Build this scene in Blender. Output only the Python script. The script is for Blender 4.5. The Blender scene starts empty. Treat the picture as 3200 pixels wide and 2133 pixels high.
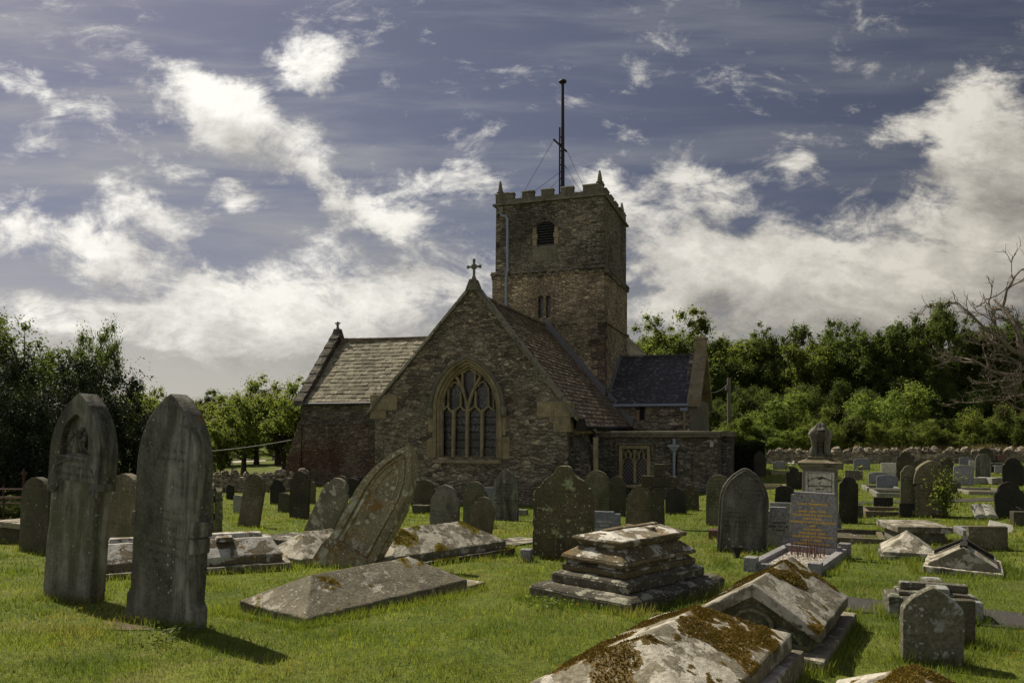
import bpy, bmesh, math, random
import numpy as np
from mathutils import Vector, Matrix, noise as mnoise
R = math.radians
random.seed(7); rng = np.random.default_rng(7)
SC = bpy.context.scene; COL = SC.collection
F = 2427.0; HZ = 1345.0; CXP = 1600.0       # focal length and horizon of the photograph in its own pixels
# ---------------------------------------------------------------- terrain
def sm(a, b, x):
    t = np.clip((x-a)/(b-a), 0, 1); return t*t*(3-2*t)
def gz(x, y):
    k = .045+(.008-.045)*sm(3, 11, x)
    z = -1.6-k*np.clip(y-6, 0, 24)
    bank = sm(5, 11, x)*(sm(43.2, 45.0, y)*.5+sm(45, 62, y)*2.2+sm(60, 120, y)*4)
    return z+bank
def gzf(x, y): return float(gz(np.float64(x), np.float64(y)))
def G(px, py, h=0.0):
    t = (px-CXP)/F; d = (py-HZ)/F; lo, hi = 1.0, 400.0
    for _ in range(48):
        m = (lo+hi)/2
        if -d*m > gzf(t*m, m)+h: lo = m
        else: hi = m
    return Vector((t*lo, lo, gzf(t*lo, lo)))
def at(px, py, Y): return Vector(((px-CXP)/F*Y, Y, (HZ-py)/F*Y))
# ---------------------------------------------------------------- node helper
class NT:
    def __init__(s, nt): s.nt = nt
    def n(s, t, ins=None, **at_):
        nd = s.nt.nodes.new(t)
        for k, v in at_.items(): setattr(nd, k, v)
        for k, v in (ins or {}).items():
            sk = nd.inputs[k]
            if isinstance(v, bpy.types.NodeSocket): s.nt.links.new(v, sk)
            elif isinstance(v, bpy.types.Node): s.nt.links.new(v.outputs[0], sk)
            else:
                if sk.type == 'RGBA' and len(v) == 3: v = (*v, 1)
                sk.default_value = v
        return nd
    def math(s, op, a, b=0.0, c=0.0, clamp=False):
        return s.n('ShaderNodeMath', {0: a, 1: b, 2: c}, operation=op, use_clamp=clamp).outputs[0]
    def vm(s, op, a, b=(0, 0, 0), scale=None):
        ins = {0: a, 1: b}
        if scale is not None: ins['Scale'] = scale
        nd = s.n('ShaderNodeVectorMath', ins, operation=op)
        return nd.outputs['Value'] if op in ('LENGTH', 'DOT_PRODUCT', 'DISTANCE') else nd.outputs[0]
    def mix(s, fac, a, b, blend='MIX'):
        nd = s.nt.nodes.new('ShaderNodeMix'); nd.data_type = 'RGBA'; nd.blend_type = blend
        for i, v in ((0, fac), (6, a), (7, b)):
            sk = nd.inputs[i]
            if isinstance(v, bpy.types.NodeSocket): s.nt.links.new(v, sk)
            else:
                if i > 0 and len(v) == 3: v = (*v, 1)
                sk.default_value = v
        return nd.outputs[2]
    def noise(s, vec, scale, detail=4, rough=.55, dist=0.0, color=False):
        nd = s.n('ShaderNodeTexNoise', {'Vector': vec, 'Scale': scale, 'Detail': detail, 'Roughness': rough, 'Distortion': dist})
        return nd.outputs['Color'] if color else nd.outputs[0]
    def ramp(s, v, a, b, lo=0.0, hi=1.0, smooth=True):
        return s.n('ShaderNodeMapRange', {0: v, 1: a, 2: b, 3: lo, 4: hi}, interpolation_type='SMOOTHSTEP' if smooth else 'LINEAR').outputs[0]
    def cramp(s, fac, stops):
        nd = s.nt.nodes.new('ShaderNodeValToRGB'); cr = nd.color_ramp
        while len(cr.elements) < len(stops): cr.elements.new(.5)
        for e, (p, c) in zip(cr.elements, stops): e.position = p; e.color = (*c, 1)
        s.nt.links.new(fac, nd.inputs[0]); return nd.outputs[0]
    def mapping(s, vec, loc=(0, 0, 0), rot=(0, 0, 0), scale=(1, 1, 1), t='POINT'):
        return s.n('ShaderNodeMapping', {'Vector': vec, 'Location': loc, 'Rotation': rot, 'Scale': scale}, vector_type=t).outputs[0]
    def bump(s, h, strength, dist, normal=None):
        ins = {'Height': h, 'Strength': strength, 'Distance': dist}
        if normal is not None: ins['Normal'] = normal
        return s.n('ShaderNodeBump', ins).outputs[0]
def newmat(name):
    m = bpy.data.materials.new(name); m.use_nodes = True
    nt = m.node_tree; nt.nodes.clear(); t = NT(nt)
    t.out = nt.nodes.new('ShaderNodeOutputMaterial')
    return m, t
def finish(t, col, rough, normal=None, spec=.3, metal=0.0):
    ins = {'Base Color': col, 'Roughness': rough, 'Specular IOR Level': spec, 'Metallic': metal}
    if normal is not None: ins['Normal'] = normal
    b = t.n('ShaderNodeBsdfPrincipled', ins); t.nt.links.new(b.outputs[0], t.out.inputs[0]); return b
def objvec(t):
    tc = t.n('ShaderNodeTexCoord'); oi = t.n('ShaderNodeObjectInfo')
    rnd = oi.outputs['Random']
    off = t.vm('SCALE', (37.0, 91.0, 53.0), scale=rnd)
    return t.vm('ADD', tc.outputs['Object'], off), tc.outputs['Object'], rnd
# ---------------------------------------------------------------- materials
def stone_mat(name, c1, c2, spots=.0, spotcol=(.40, .39, .33), patch=0.0, patchcol=(.42, .40, .34), orange=0.0, algae=0.0, streak=0.0, streakcol=(.2, .2, .18),
              dark=.4, rough=.9, var=.25, mossy=0.0, grain=0.0, bumps=.5, rows=0.0):
    wm_ = (.98, .97, .87) if not grain else (1, 1, 1); c1 = tuple(q*1.7*k_ for q, k_ in zip(c1, wm_)); c2 = tuple(q*1.7*k_ for q, k_ in zip(c2, wm_))
    m, t = newmat(name); v, raw, rnd = objvec(t)
    n1 = t.noise(v, 1.7, 6, .62); n2 = t.noise(v, 9, 6, .65); n3 = t.noise(v, 45, 4, .6)
    col = t.mix(t.ramp(n1, .35, .65), c1, c2)
    col = t.mix(t.ramp(n2, .3, .72, 0, 1), t.mix(.4, col, (c1[0]*.45, c1[1]*.45, c1[2]*.45)), col)
    col = t.mix(t.math('MULTIPLY', t.ramp(n3, .42, .62), .55), col, (c1[0]*.4, c1[1]*.38, c1[2]*.35))
    if dark:                                        # black weathering crusts
        nd = t.noise(t.vm('MULTIPLY', v, (1, 1, .6)), 2.6, 8, .7)
        col = t.mix(t.math('MULTIPLY', t.ramp(nd, .52, .68), dark), col, (.018, .017, .015))
    if streak:
        sv = t.vm('MULTIPLY', t.vm('ADD', v, t.vm('SCALE', t.noise(v, 3, 4, .6, color=True), scale=.05)), (8, 8, .9)); ns = t.noise(sv, 1.0, 11, .68, .3)
        big = t.ramp(t.noise(t.vm('MULTIPLY', v, (2.2, 2.2, .5)), 1.0, 3), .36, .58)
        col = t.mix(t.math('MULTIPLY', t.math('MULTIPLY', t.ramp(ns, .40, .66), big), t.math('MULTIPLY', t.ramp(n2, .25, .6, .4, 1), streak)), col, streakcol)
    if algae:
        na = t.noise(t.vm('MULTIPLY', v, (1.3, 1.3, .7)), 2.2, 7, .66)
        col = t.mix(t.math('MULTIPLY', t.ramp(na, .48, .62), algae), col, (.055, .062, .022))
    nz = t.n('ShaderNodeSeparateXYZ', {0: t.n('ShaderNodeNewGeometry').outputs['Normal']}).outputs[2]
    up = t.ramp(nz, -.1, .7)
    hgt = t.math('ADD', t.math('MULTIPLY', n2, .6), t.math('MULTIPLY', n3, .4))
    if rows:                                        # worn, unreadable lines of old carving on the front face
        sx_ = t.n('ShaderNodeSeparateXYZ', {0: raw}); on = t.n('ShaderNodeSeparateXYZ', {0: t.n('ShaderNodeTexCoord').outputs['Normal']}).outputs[1]
        ln = t.math('PINGPONG', t.math('MULTIPLY', sx_.outputs[2], 14.0), .5); lm = t.ramp(ln, .24, .36)
        lt = t.ramp(t.noise(t.vm('MULTIPLY', v, (75, 1, 14)), 1.0, 2, .5), .47, .55)
        zn = t.math('MULTIPLY', t.ramp(t.noise(t.vm('MULTIPLY', v, (1.2, 1, 2.6)), 1.0, 3), .42, .56), t.math('MULTIPLY', t.ramp(on, -.9, -.97), t.math('MULTIPLY', t.ramp(sx_.outputs[2], .3, .42), t.ramp(t.math('ABSOLUTE', sx_.outputs[0]), .30, .22))))
        ml = t.math('MULTIPLY', t.math('MULTIPLY', lm, lt), zn)
        col = t.mix(t.math('MULTIPLY', ml, rows), col, (.012, .011, .009)); hgt = t.math('SUBTRACT', hgt, t.math('MULTIPLY', ml, .5))
    if patch:
        wv = t.vm('ADD', v, t.vm('SCALE', t.noise(v, 11, 5, .6, color=True), scale=.10))
        npz = t.math('ADD', t.noise(wv, 4.5, 9, .62), t.math('MULTIPLY', up, .06))
        lim = .66-.2*patch
        pm = t.ramp(npz, lim, lim+.035)
        pm = t.math('MULTIPLY', pm, t.ramp(n3, .28, .45, .35, 1))
        pc = t.mix(t.ramp(n2, .35, .65), patchcol, (patchcol[0]*.62, patchcol[1]*.62, patchcol[2]*.6))
        col = t.mix(pm, col, pc)
        hgt = t.math('ADD', hgt, t.math('MULTIPLY', pm, .25))
    if spots:
        for sc_, lo, ww in ((10.0, .60, .34), (30.0, .42, .46)):
            wv = t.vm('ADD', v, t.vm('SCALE', t.noise(v, 30, 3, .5, color=True), scale=.035))
            vo = t.n('ShaderNodeTexVoronoi', {'Vector': wv, 'Scale': sc_})
            cell = t.n('ShaderNodeSeparateXYZ', {0: vo.outputs['Color']})
            zone = t.ramp(t.noise(v, 2.4, 4, .6), .58-.4*spots, .68-.3*spots)
            rad = t.math('MULTIPLY', t.ramp(cell.outputs[0], lo, 1.0, 0, ww, False), zone)
            mk = t.ramp(t.math('SUBTRACT', rad, vo.outputs['Distance']), 0, .05)
            col = t.mix(t.math('MULTIPLY', mk, .85), col, t.mix(cell.outputs[1], spotcol, (spotcol[0]*.55, spotcol[1]*.58, spotcol[2]*.5)))
    if orange:
        no = t.math('ADD', t.noise(v, 5.5, 8, .68), t.math('MULTIPLY', up, .05))
        col = t.mix(t.math('MULTIPLY', t.ramp(no, .70-.16*orange, .74-.15*orange), .85), col, t.mix(n3, (.22, .10, .012), (.13, .085, .02)))
    if mossy:
        nm = t.math('ADD', t.noise(v, 3.6, 9, .7), t.math('MULTIPLY', up, .06))
        col = t.mix(t.ramp(nm, .70-.16*mossy, .73-.15*mossy), col, t.mix(n3, (.045, .04, .01), (.10, .075, .012)))
    if grain:
        ng = t.n('ShaderNodeTexVoronoi', {'Vector': raw, 'Scale': 95.0})
        gs = t.n('ShaderNodeSeparateXYZ', {0: ng.outputs['Color']}).outputs[0]
        col = t.mix(t.math('MULTIPLY', t.ramp(gs, .25, .8), grain), col, (c2[0]*1.9, c2[1]*1.9, c2[2]*1.9))
    hs = t.n('ShaderNodeHueSaturation', {'Color': col, 'Value': t.ramp(rnd, 0, 1, 1-var, 1+var, False)})
    b = t.bump(t.math('ADD', hgt, t.math('MULTIPLY', t.noise(v, 130, 2, .6), .12)), bumps, .04)
    finish(t, hs.outputs[0], rough, b, .25); return m
def rubble_mat(name, stops, mortar, sx=3.0, sz=7.5, stain=(.02, .018, .015), stainamt=.5, red=0.0):
    gr_ = lambda c_: tuple((q*.62+(sum(c_)/3)*m_*.38)*3.05 for q, m_ in zip(c_, (1.06, 1.0, .84))); stops = [(a_, gr_(c_)) for a_, c_ in stops]; mortar = tuple(q*1.7 for q in mortar)
    m, t = newmat(name); tc = t.n('ShaderNodeTexCoord').outputs['Object']
    wob = t.vm('SCALE', t.vm('SUBTRACT', t.noise(tc, 2.2, 4, .6, color=True), (.5, .5, .5)), scale=.10)
    v = t.vm('ADD', tc, wob)
    big = t.ramp(t.noise(tc, .55, 3), .42, .58)
    outs = []
    for k in (1.15, 1.8):
        mp = t.vm('MULTIPLY', v, (sx*k, sx*k, sz*k))
        f1 = t.n('ShaderNodeTexVoronoi', {'Vector': mp, 'Scale': 1.0, 'Randomness': .85})
        ed = t.n('ShaderNodeTexVoronoi', {'Vector': mp, 'Scale': 1.0, 'Randomness': .85}, feature='DISTANCE_TO_EDGE')
        outs.append((f1.outputs['Color'], ed.outputs['Distance']))
    cell = t.mix(big, outs[0][0], outs[1][0])
    ed = t.math('ADD', t.math('MULTIPLY', outs[0][1], t.math('SUBTRACT', 1.0, big)), t.math('MULTIPLY', outs[1][1], big))
    sp = t.n('ShaderNodeSeparateXYZ', {0: cell})
    tone = t.math('ADD', t.math('MULTIPLY', sp.outputs[0], .75), t.math('MULTIPLY', t.noise(tc, .9, 5, .6), .35))
    col = t.cramp(t.math('SUBTRACT', tone, .06), stops)
    n2 = t.noise(tc, 14, 6, .7); n3 = t.noise(tc, 50, 3, .6)
    col = t.mix(t.ramp(n2, .36, .66), t.mix(.6, col, (.012, .011, .010)), col)
    mm = t.ramp(ed, .0, .055, 1, 0)
    col = t.mix(t.math('MULTIPLY', mm, .75), col, t.mix(n2, mortar, (mortar[0]*.5, mortar[1]*.5, mortar[2]*.5)))
    ns = t.noise(t.vm('MULTIPLY', tc, (1, 1, .7)), .5, 7, .66)
    col = t.mix(t.math('MULTIPLY', t.ramp(ns, .46, .66), stainamt), col, stain)
    if red: col = t.mix(t.math('MULTIPLY', t.ramp(t.noise(tc, .35, 4, .5), .42, .6), red), col, t.mix(n2, (.05, .022, .014), (.11, .05, .03)))
    nl = t.noise(tc, 6, 9, .75)
    col = t.mix(t.math('MULTIPLY', t.ramp(nl, .58, .66), .6), col, (.30, .295, .25))
    rep_ = t.noise(t.vm('MULTIPLY', tc, (1, 1, 1.6)), .38, 5, .6)                       # old repairs: paler repointed areas
    col = t.mix(t.math('MULTIPLY', t.ramp(rep_, .56, .62), .4), col, t.mix(n2, (.11, .10, .08), (.22, .20, .155)))
    h = t.math('ADD', t.math('MULTIPLY', t.ramp(ed, 0, .16), .8), t.math('ADD', t.math('MULTIPLY', n2, .45), t.math('MULTIPLY', sp.outputs[1], .35)))
    finish(t, col, .92, t.bump(h, .9, .07), .15); return m
def tile_mat(name, stops, lichen=(.3, .29, .24), lamt=.4, moss=0.0, rough=.75, spec=.35):
    m, t = newmat(name); tc = t.n('ShaderNodeTexCoord').outputs['Object']
    rnd = t.n('ShaderNodeNewGeometry').outputs['Random Per Island']
    n2 = t.noise(tc, 6, 6, .7); n3 = t.noise(tc, 30, 4, .6); n1 = t.noise(tc, .8, 5, .6)
    col = t.cramp(t.math('ADD', t.math('MULTIPLY', rnd, .6), t.math('MULTIPLY', n1, .4)), stops)
    col = t.mix(t.math('MULTIPLY', t.ramp(n3, .3, .6), .5), col, t.mix(.65, col, (.01, .01, .01)))
    col = t.mix(t.math('MULTIPLY', t.ramp(t.math('ADD', n2, t.math('MULTIPLY', rnd, .1)), .60, .68), lamt), col, lichen)
    if moss: col = t.mix(t.math('MULTIPLY', t.ramp(t.noise(tc, 3, 8, .7), .52, .6), moss), col, (.06, .045, .015))
    finish(t, col, rough, t.bump(n3, .4, .01), spec); return m
def plain_mat(name, c, rough=.6, metal=0.0, spec=.4, nscale=12, namt=.4, c2=None):
    m, t = newmat(name); v, raw, rnd = objvec(t); n = t.noise(v, nscale, 6, .65)
    col = t.mix(t.math('MULTIPLY', t.ramp(n, .35, .68), namt), c, c2 or (c[0]*.45, c[1]*.45, c[2]*.45))
    finish(t, col, rough, t.bump(n, .15, .01), spec, metal); return m
def leaf_mat(name, c1, c2, trans=(.16, .22, .03), tamt=.45):
    m, t = newmat(name); geo = t.n('ShaderNodeNewGeometry'); rnd = geo.outputs['Random Per Island']
    v, raw, orn = objvec(t)
    n = t.ramp(t.noise(v, .9, 4, .6), .36, .64)
    k = t.math('ADD', t.math('MULTIPLY', rnd, .5), t.math('MULTIPLY', n, .5))
    col = t.mix(k, c1, c2)
    hs = t.n('ShaderNodeHueSaturation', {'Color': col, 'Value': t.ramp(orn, 0, 1, .65, 1.3, False), 'Hue': t.ramp(orn, 0, 1, .47, .515, False)}).outputs[0]
    d = t.n('ShaderNodeBsdfPrincipled', {'Base Color': hs, 'Roughness': .6, 'Specular IOR Level': .18})
    tr = t.n('ShaderNodeBsdfTranslucent', {'Color': t.mix(k, (trans[0]*.7, trans[1]*.8, trans[2]), trans)})
    mx = t.n('ShaderNodeMixShader', {0: tamt, 1: d.outputs[0], 2: tr.outputs[0]})
    t.nt.links.new(mx.outputs[0], t.out.inputs[0]); return m
def bark_mat(name, c):
    m, t = newmat(name); v, raw, rnd = objvec(t)
    n = t.noise(t.vm('MULTIPLY', v, (6, 6, 1.2)), 2.0, 6, .7)
    finish(t, t.mix(t.ramp(n, .35, .65), (c[0]*.4, c[1]*.4, c[2]*.4), c), .9, t.bump(n, .6, .04), .1); return m
M = {}
M['brown'] = stone_mat('brown_sandstone', (.072, .062, .045), (.115, .10, .075), spots=.28, algae=.5, dark=.55, rows=.5)
M['dark'] = stone_mat('dark_stone', (.035, .033, .026), (.06, .055, .042), spots=.2, algae=.55, dark=.5, rows=.5)
M['black'] = stone_mat('blackened_stone', (.016, .016, .015), (.028, .027, .025), spots=.06, dark=.4, algae=.2)
M['green'] = stone_mat('algae_covered_stone', (.07, .07, .048), (.11, .11, .08), spots=.65, spotcol=(.24, .28, .17), algae=.7, dark=.5, rows=.5)
M['grey'] = stone_mat('grey_stone', (.10, .10, .09), (.16, .155, .14), spots=.3, dark=.5, streak=.5, streakcol=(.26, .25, .22), rows=.5)
M['streaked'] = stone_mat('rain_streaked_stone', (.042, .043, .042), (.07, .07, .066), spots=.14, dark=.8, streak=.8, streakcol=(.28, .28, .25), orange=.2, algae=.25, rows=.5)
M['panel'] = stone_mat('pale_washed_stone', (.048, .048, .043), (.08, .08, .07), spots=.2, dark=.8, streak=.75, streakcol=(.27, .265, .225), algae=.4)
M['lichen'] = stone_mat('white_lichened_stone', (.085, .08, .065), (.13, .12, .10), spots=.5, patch=.55, dark=.5, orange=.1)
M['leaning'] = stone_mat('lichen_blotched_limestone', (.13, .115, .078), (.20, .18, .12), spots=.9, spotcol=(.5, .49, .40), patch=.42, patchcol=(.40, .385, .29), orange=.75, dark=.55)
M['coped'] = stone_mat('weathered_tomb_stone', (.10, .093, .076), (.15, .138, .112), spots=.55, spotcol=(.42, .41, .36), patch=.2, dark=.45)
M['copedpale'] = stone_mat('pale_lichened_tomb_stone', (.105, .098, .08), (.16, .147, .12), spots=.3, patch=.62, patchcol=(.44, .42, .36), dark=.7)
M['white'] = stone_mat('whitewashed_lichen_tomb', (.085, .07, .05), (.13, .115, .09), patch=.72, patchcol=(.52, .51, .47), orange=.5, dark=.7)
M['stepped'] = stone_mat('moulded_tomb_stone', (.075, .06, .038), (.12, .10, .065), spots=.4, spotcol=(.44, .43, .37), patch=.34, patchcol=(.48, .47, .42), orange=.3, dark=.6)
M['plinth'] = stone_mat('dark_plinth_stone', (.045, .042, .036), (.08, .074, .062), spots=.85, spotcol=(.36, .37, .29), patch=.36, patchcol=(.36, .36, .29), dark=.5)
M['blotched'] = stone_mat('grey_lichen_blotched_stone', (.05, .05, .04), (.085, .08, .065), spots=.8, spotcol=(.30, .31, .28), patch=.45, patchcol=(.26, .27, .26), dark=.8, algae=.3)
M['splashed'] = stone_mat('pale_green_splashed_stone', (.042, .036, .024), (.075, .064, .043), spots=.6, spotcol=(.30, .33, .20), patch=.22, patchcol=(.24, .27, .15), dark=.5, algae=.4, rows=.3)
M['granite'] = stone_mat('grey_granite', (.075, .075, .078), (.13, .13, .134), dark=.35, grain=.45, rough=.7, bumps=.15, var=.15)
M['slate'] = stone_mat('blue_grey_granite', (.07, .075, .088), (.10, .108, .125), dark=.15, grain=.3, rough=.6, bumps=.15, var=.2, rows=.7)
M['pale'] = stone_mat('pale_grey_stone', (.19, .19, .185), (.25, .25, .235), dark=.2, spots=.1, var=.15, rows=.7)
M['marble'] = stone_mat('weathered_marble', (.30, .30, .29), (.38, .38, .365), dark=.25, streak=.3, streakcol=(.12, .12, .115), bumps=.15, var=.05)
M['monument'] = stone_mat('sooty_grey_stone', (.09, .09, .085), (.15, .15, .14), dark=.75, streak=.7, streakcol=(.2, .2, .19), algae=.25)
M['sooty'] = stone_mat('sooty_carved_stone', (.035, .034, .03), (.075, .072, .062), dark=.6, streak=.6, streakcol=(.2, .195, .17), algae=.3, spots=.15)
M['redgranite'] = plain_mat('red_granite', (.10, .045, .038), .4, namt=.5)
M['tan'] = stone_mat('tan_stone', (.14, .125, .085), (.19, .17, .12), dark=.3, spots=.1)
M['gable'] = rubble_mat('brown_rubble_masonry', [(0, (.024, .02, .016)), (.3, (.062, .052, .038)), (.5, (.125, .10, .066)), (.66, (.09, .08, .066)), (.82, (.19, .155, .10)), (1, (.30, .27, .20))], (.085, .074, .056), 2.6, 6.2, red=.12)
M['towerup'] = rubble_mat('grey_tower_rubble', [(0, (.025, .022, .018)), (.35, (.065, .055, .04)), (.6, (.12, .10, .07)), (.8, (.09, .08, .065)), (.93, (.23, .17, .09)), (1, (.27, .22, .14))], (.09, .085, .07), 2.6, 8.0, stainamt=.65)
M['towerlow'] = rubble_mat('ochre_tower_rubble', [(0, (.06, .045, .03)), (.35, (.13, .10, .06)), (.6, (.19, .145, .08)), (.85, (.24, .19, .115)), (1, (.30, .26, .17))], (.11, .09, .06), 3.4, 8.5, stainamt=.4)
M['transept'] = rubble_mat('reddish_transept_rubble', [(0, (.028, .02, .016)), (.4, (.07, .048, .036)), (.7, (.11, .075, .055)), (1, (.15, .12, .09))], (.06, .05, .04), 2.8, 7.5, red=.6)
M['vestry'] = rubble_mat('dark_vestry_rubble', [(0, (.02, .02, .018)), (.4, (.05, .046, .04)), (.7, (.08, .073, .06)), (1, (.14, .12, .095))], (.085, .08, .07), 2.4, 8.0, stainamt=.4)
M['cemwall'] = rubble_mat('boundary_wall_rubble', [(0, (.05, .04, .03)), (.4, (.12, .10, .075)), (.8, (.2, .17, .125)), (1, (.28, .24, .18))], (.03, .026, .02), 3.0, 8.0, stainamt=.3)
M['dressed'] = stone_mat('dressed_ochre_stone', (.13, .112, .078), (.20, .172, .12), dark=.55, spots=.1, var=.12)
M['dressedgrey'] = stone_mat('dressed_grey_stone', (.075, .072, .06), (.115, .11, .09), dark=.65, spots=.4, var=.12)
M['tilebrown'] = tile_mat('brown_stone_tiles', [(0, (.045, .033, .02)), (.4, (.11, .08, .05)), (.7, (.165, .125, .08)), (1, (.28, .225, .155))], (.36, .33, .26), .5, moss=.35)
M['tilepale'] = tile_mat('pale_transept_slates', [(0, (.05, .046, .033)), (.3, (.15, .14, .098)), (.65, (.28, .258, .185)), (1, (.44, .41, .31))], (.04, .036, .024), .9, moss=.5, rough=.8, spec=.12)
M['tileslate'] = tile_mat('dark_blue_slates', [(0, (.028, .028, .033)), (.5, (.045, .045, .053)), (1, (.075, .075, .085))], (.33, .33, .31), .35, rough=.6)
M['lead'] = plain_mat('lead_flashing', (.12, .12, .14), .55, .3)
M['pipe'] = plain_mat('blue_grey_painted_pipe', (.19, .22, .28), .5)
M['iron'] = plain_mat('dark_iron', (.018, .016, .015), .65, .4)
M['rust'] = plain_mat('rusted_iron', (.06, .03, .02), .85, .2, c2=(.02, .014, .012))
M['wood'] = plain_mat('weathered_pole_wood', (.13, .12, .085), .85, nscale=8)
M['louvre'] = plain_mat('dark_louvre_slats', (.045, .045, .05), .7)
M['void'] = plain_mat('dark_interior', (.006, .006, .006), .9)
M['letters'] = plain_mat('black_lettering', (.02, .02, .02), .6)
M['goldletters'] = plain_mat('gold_lettering', (.62, .40, .05), .5, 0.0, namt=.1)
M['whiteletters'] = plain_mat('pale_lettering', (.42, .42, .40), .7)
M['wire'] = plain_mat('cable', (.10, .10, .10), .6)
M['whitewire'] = plain_mat('pale_cable', (.5, .5, .48), .6)
M['gravel'] = None
M['asphalt'] = None
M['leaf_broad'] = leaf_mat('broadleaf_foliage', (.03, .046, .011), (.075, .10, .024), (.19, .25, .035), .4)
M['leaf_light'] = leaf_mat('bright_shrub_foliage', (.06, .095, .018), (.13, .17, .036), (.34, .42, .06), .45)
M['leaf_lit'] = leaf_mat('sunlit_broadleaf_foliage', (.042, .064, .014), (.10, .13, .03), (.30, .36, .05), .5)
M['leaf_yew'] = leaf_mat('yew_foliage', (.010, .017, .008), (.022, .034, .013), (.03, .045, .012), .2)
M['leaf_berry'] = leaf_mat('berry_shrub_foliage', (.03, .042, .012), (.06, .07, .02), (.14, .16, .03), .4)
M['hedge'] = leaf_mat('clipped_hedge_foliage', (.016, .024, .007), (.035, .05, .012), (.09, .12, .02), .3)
def mk_blades():
    m, t = newmat('grass_blades'); geo = t.n('ShaderNodeNewGeometry'); rnd = geo.outputs['Random Per Island']; p = t.n('ShaderNodeTexCoord').outputs['Object']
    n = t.ramp(t.noise(p, .8, 6, .65), .34, .66); n2 = t.ramp(t.noise(t.vm('ADD', p, (40, 7, 0)), .55, 7, .7), .5, .64)
    col = t.mix(rnd, (.085, .12, .014), (.22, .25, .045)); col = t.mix(t.math('MULTIPLY', n, .75), col, (.05, .085, .012))
    col = t.mix(t.math('MULTIPLY', n2, t.math('MULTIPLY', rnd, .95)), col, (.24, .20, .075))
    d = t.n('ShaderNodeBsdfPrincipled', {'Base Color': col, 'Roughness': .5, 'Specular IOR Level': .3})
    tr = t.n('ShaderNodeBsdfTranslucent', {'Color': t.mix(.5, col, t.mix(1.0, col, (3.0, 3.1, 1.7), 'MULTIPLY'))})
    t.nt.links.new(t.n('ShaderNodeMixShader', {0: .42, 1: d.outputs[0], 2: tr.outputs[0]}).outputs[0], t.out.inputs[0]); return m
M['grassblade'] = mk_blades()
M['drygrass'] = leaf_mat('dry_grass_stems', (.12, .11, .04), (.22, .19, .08), (.3, .26, .1), .4)
M['moss'] = leaf_mat('golden_brown_moss', (.085, .07, .012), (.27, .21, .032), (.12, .09, .01), .25)
M['stick'] = plain_mat('red_brown_stems', (.10, .03, .018), .8)
M['red'] = plain_mat('red_berries', (.30, .02, .012), .5)
M['petal'] = plain_mat('white_petals', (.7, .7, .66), .6, namt=.15)
M['yellowpetal'] = plain_mat('yellow_petals', (.6, .42, .03), .6, namt=.15)
M['purple'] = plain_mat('purple_flower_pot', (.09, .03, .14), .6)
M['bark'] = bark_mat('tree_bark', (.08, .068, .05))
M['deadwood'] = bark_mat('pale_dead_wood', (.17, .145, .115))
def mk_gravel():
    m, t = newmat('pale_gravel'); v, raw, rnd = objvec(t)
    vo = t.n('ShaderNodeTexVoronoi', {'Vector': raw, 'Scale': 42.0}); s = t.n('ShaderNodeSeparateXYZ', {0: vo.outputs['Color']})
    col = t.mix(s.outputs[0], (.22, .19, .16), (.55, .52, .46))
    finish(t, col, .85, t.bump(t.ramp(vo.outputs['Distance'], 0, .5, 1, 0), .9, .02), .2); return m
def mk_asphalt():
    m, t = newmat('old_asphalt'); v, raw, rnd = objvec(t)
    n = t.noise(raw, 60, 4, .7); n1 = t.noise(raw, 1.2, 5, .6)
    col = t.mix(t.ramp(n, .35, .7), (.03, .029, .028), (.075, .07, .066)); col = t.mix(t.math('MULTIPLY', t.ramp(n1, .45, .65), .5), col, (.035, .033, .03))
    finish(t, col, .9, t.bump(n, .5, .01), .2); return m
def mk_ground():
    m, t = newmat('churchyard_turf'); p = t.n('ShaderNodeTexCoord').outputs['Object']
    n1 = t.noise(p, .32, 5, .6); n2 = t.noise(p, 2.2, 6, .65); n3 = t.noise(t.vm('MULTIPLY', p, (1, 1, .3)), 26, 5, .7); n4 = t.noise(p, .9, 6, .7)
    col = t.mix(t.ramp(n2, .3, .68), (.06, .09, .012), (.17, .195, .036))
    col = t.mix(t.math('MULTIPLY', t.ramp(n4, .52, .66), .6), col, (.15, .135, .05))
    col = t.mix(t.math('MULTIPLY', t.ramp(n1, .46, .6), .45), col, (.065, .10, .018))
    col = t.mix(t.ramp(n3, .34, .66, .55, 0), col, (.018, .026, .006))
    sx = t.n('ShaderNodeSeparateXYZ', {0: p})
    finish(t, col, .9, t.bump(t.math('ADD', t.math('MULTIPLY', n3, .5), n2), .6, .06), .1); return m
M['gravel'] = mk_gravel(); M['asphalt'] = mk_asphalt(); M['ground'] = mk_ground()
M['soil'] = plain_mat('bare_soil', (.10, .075, .045), .95, nscale=20, c2=(.025, .018, .012))
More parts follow.
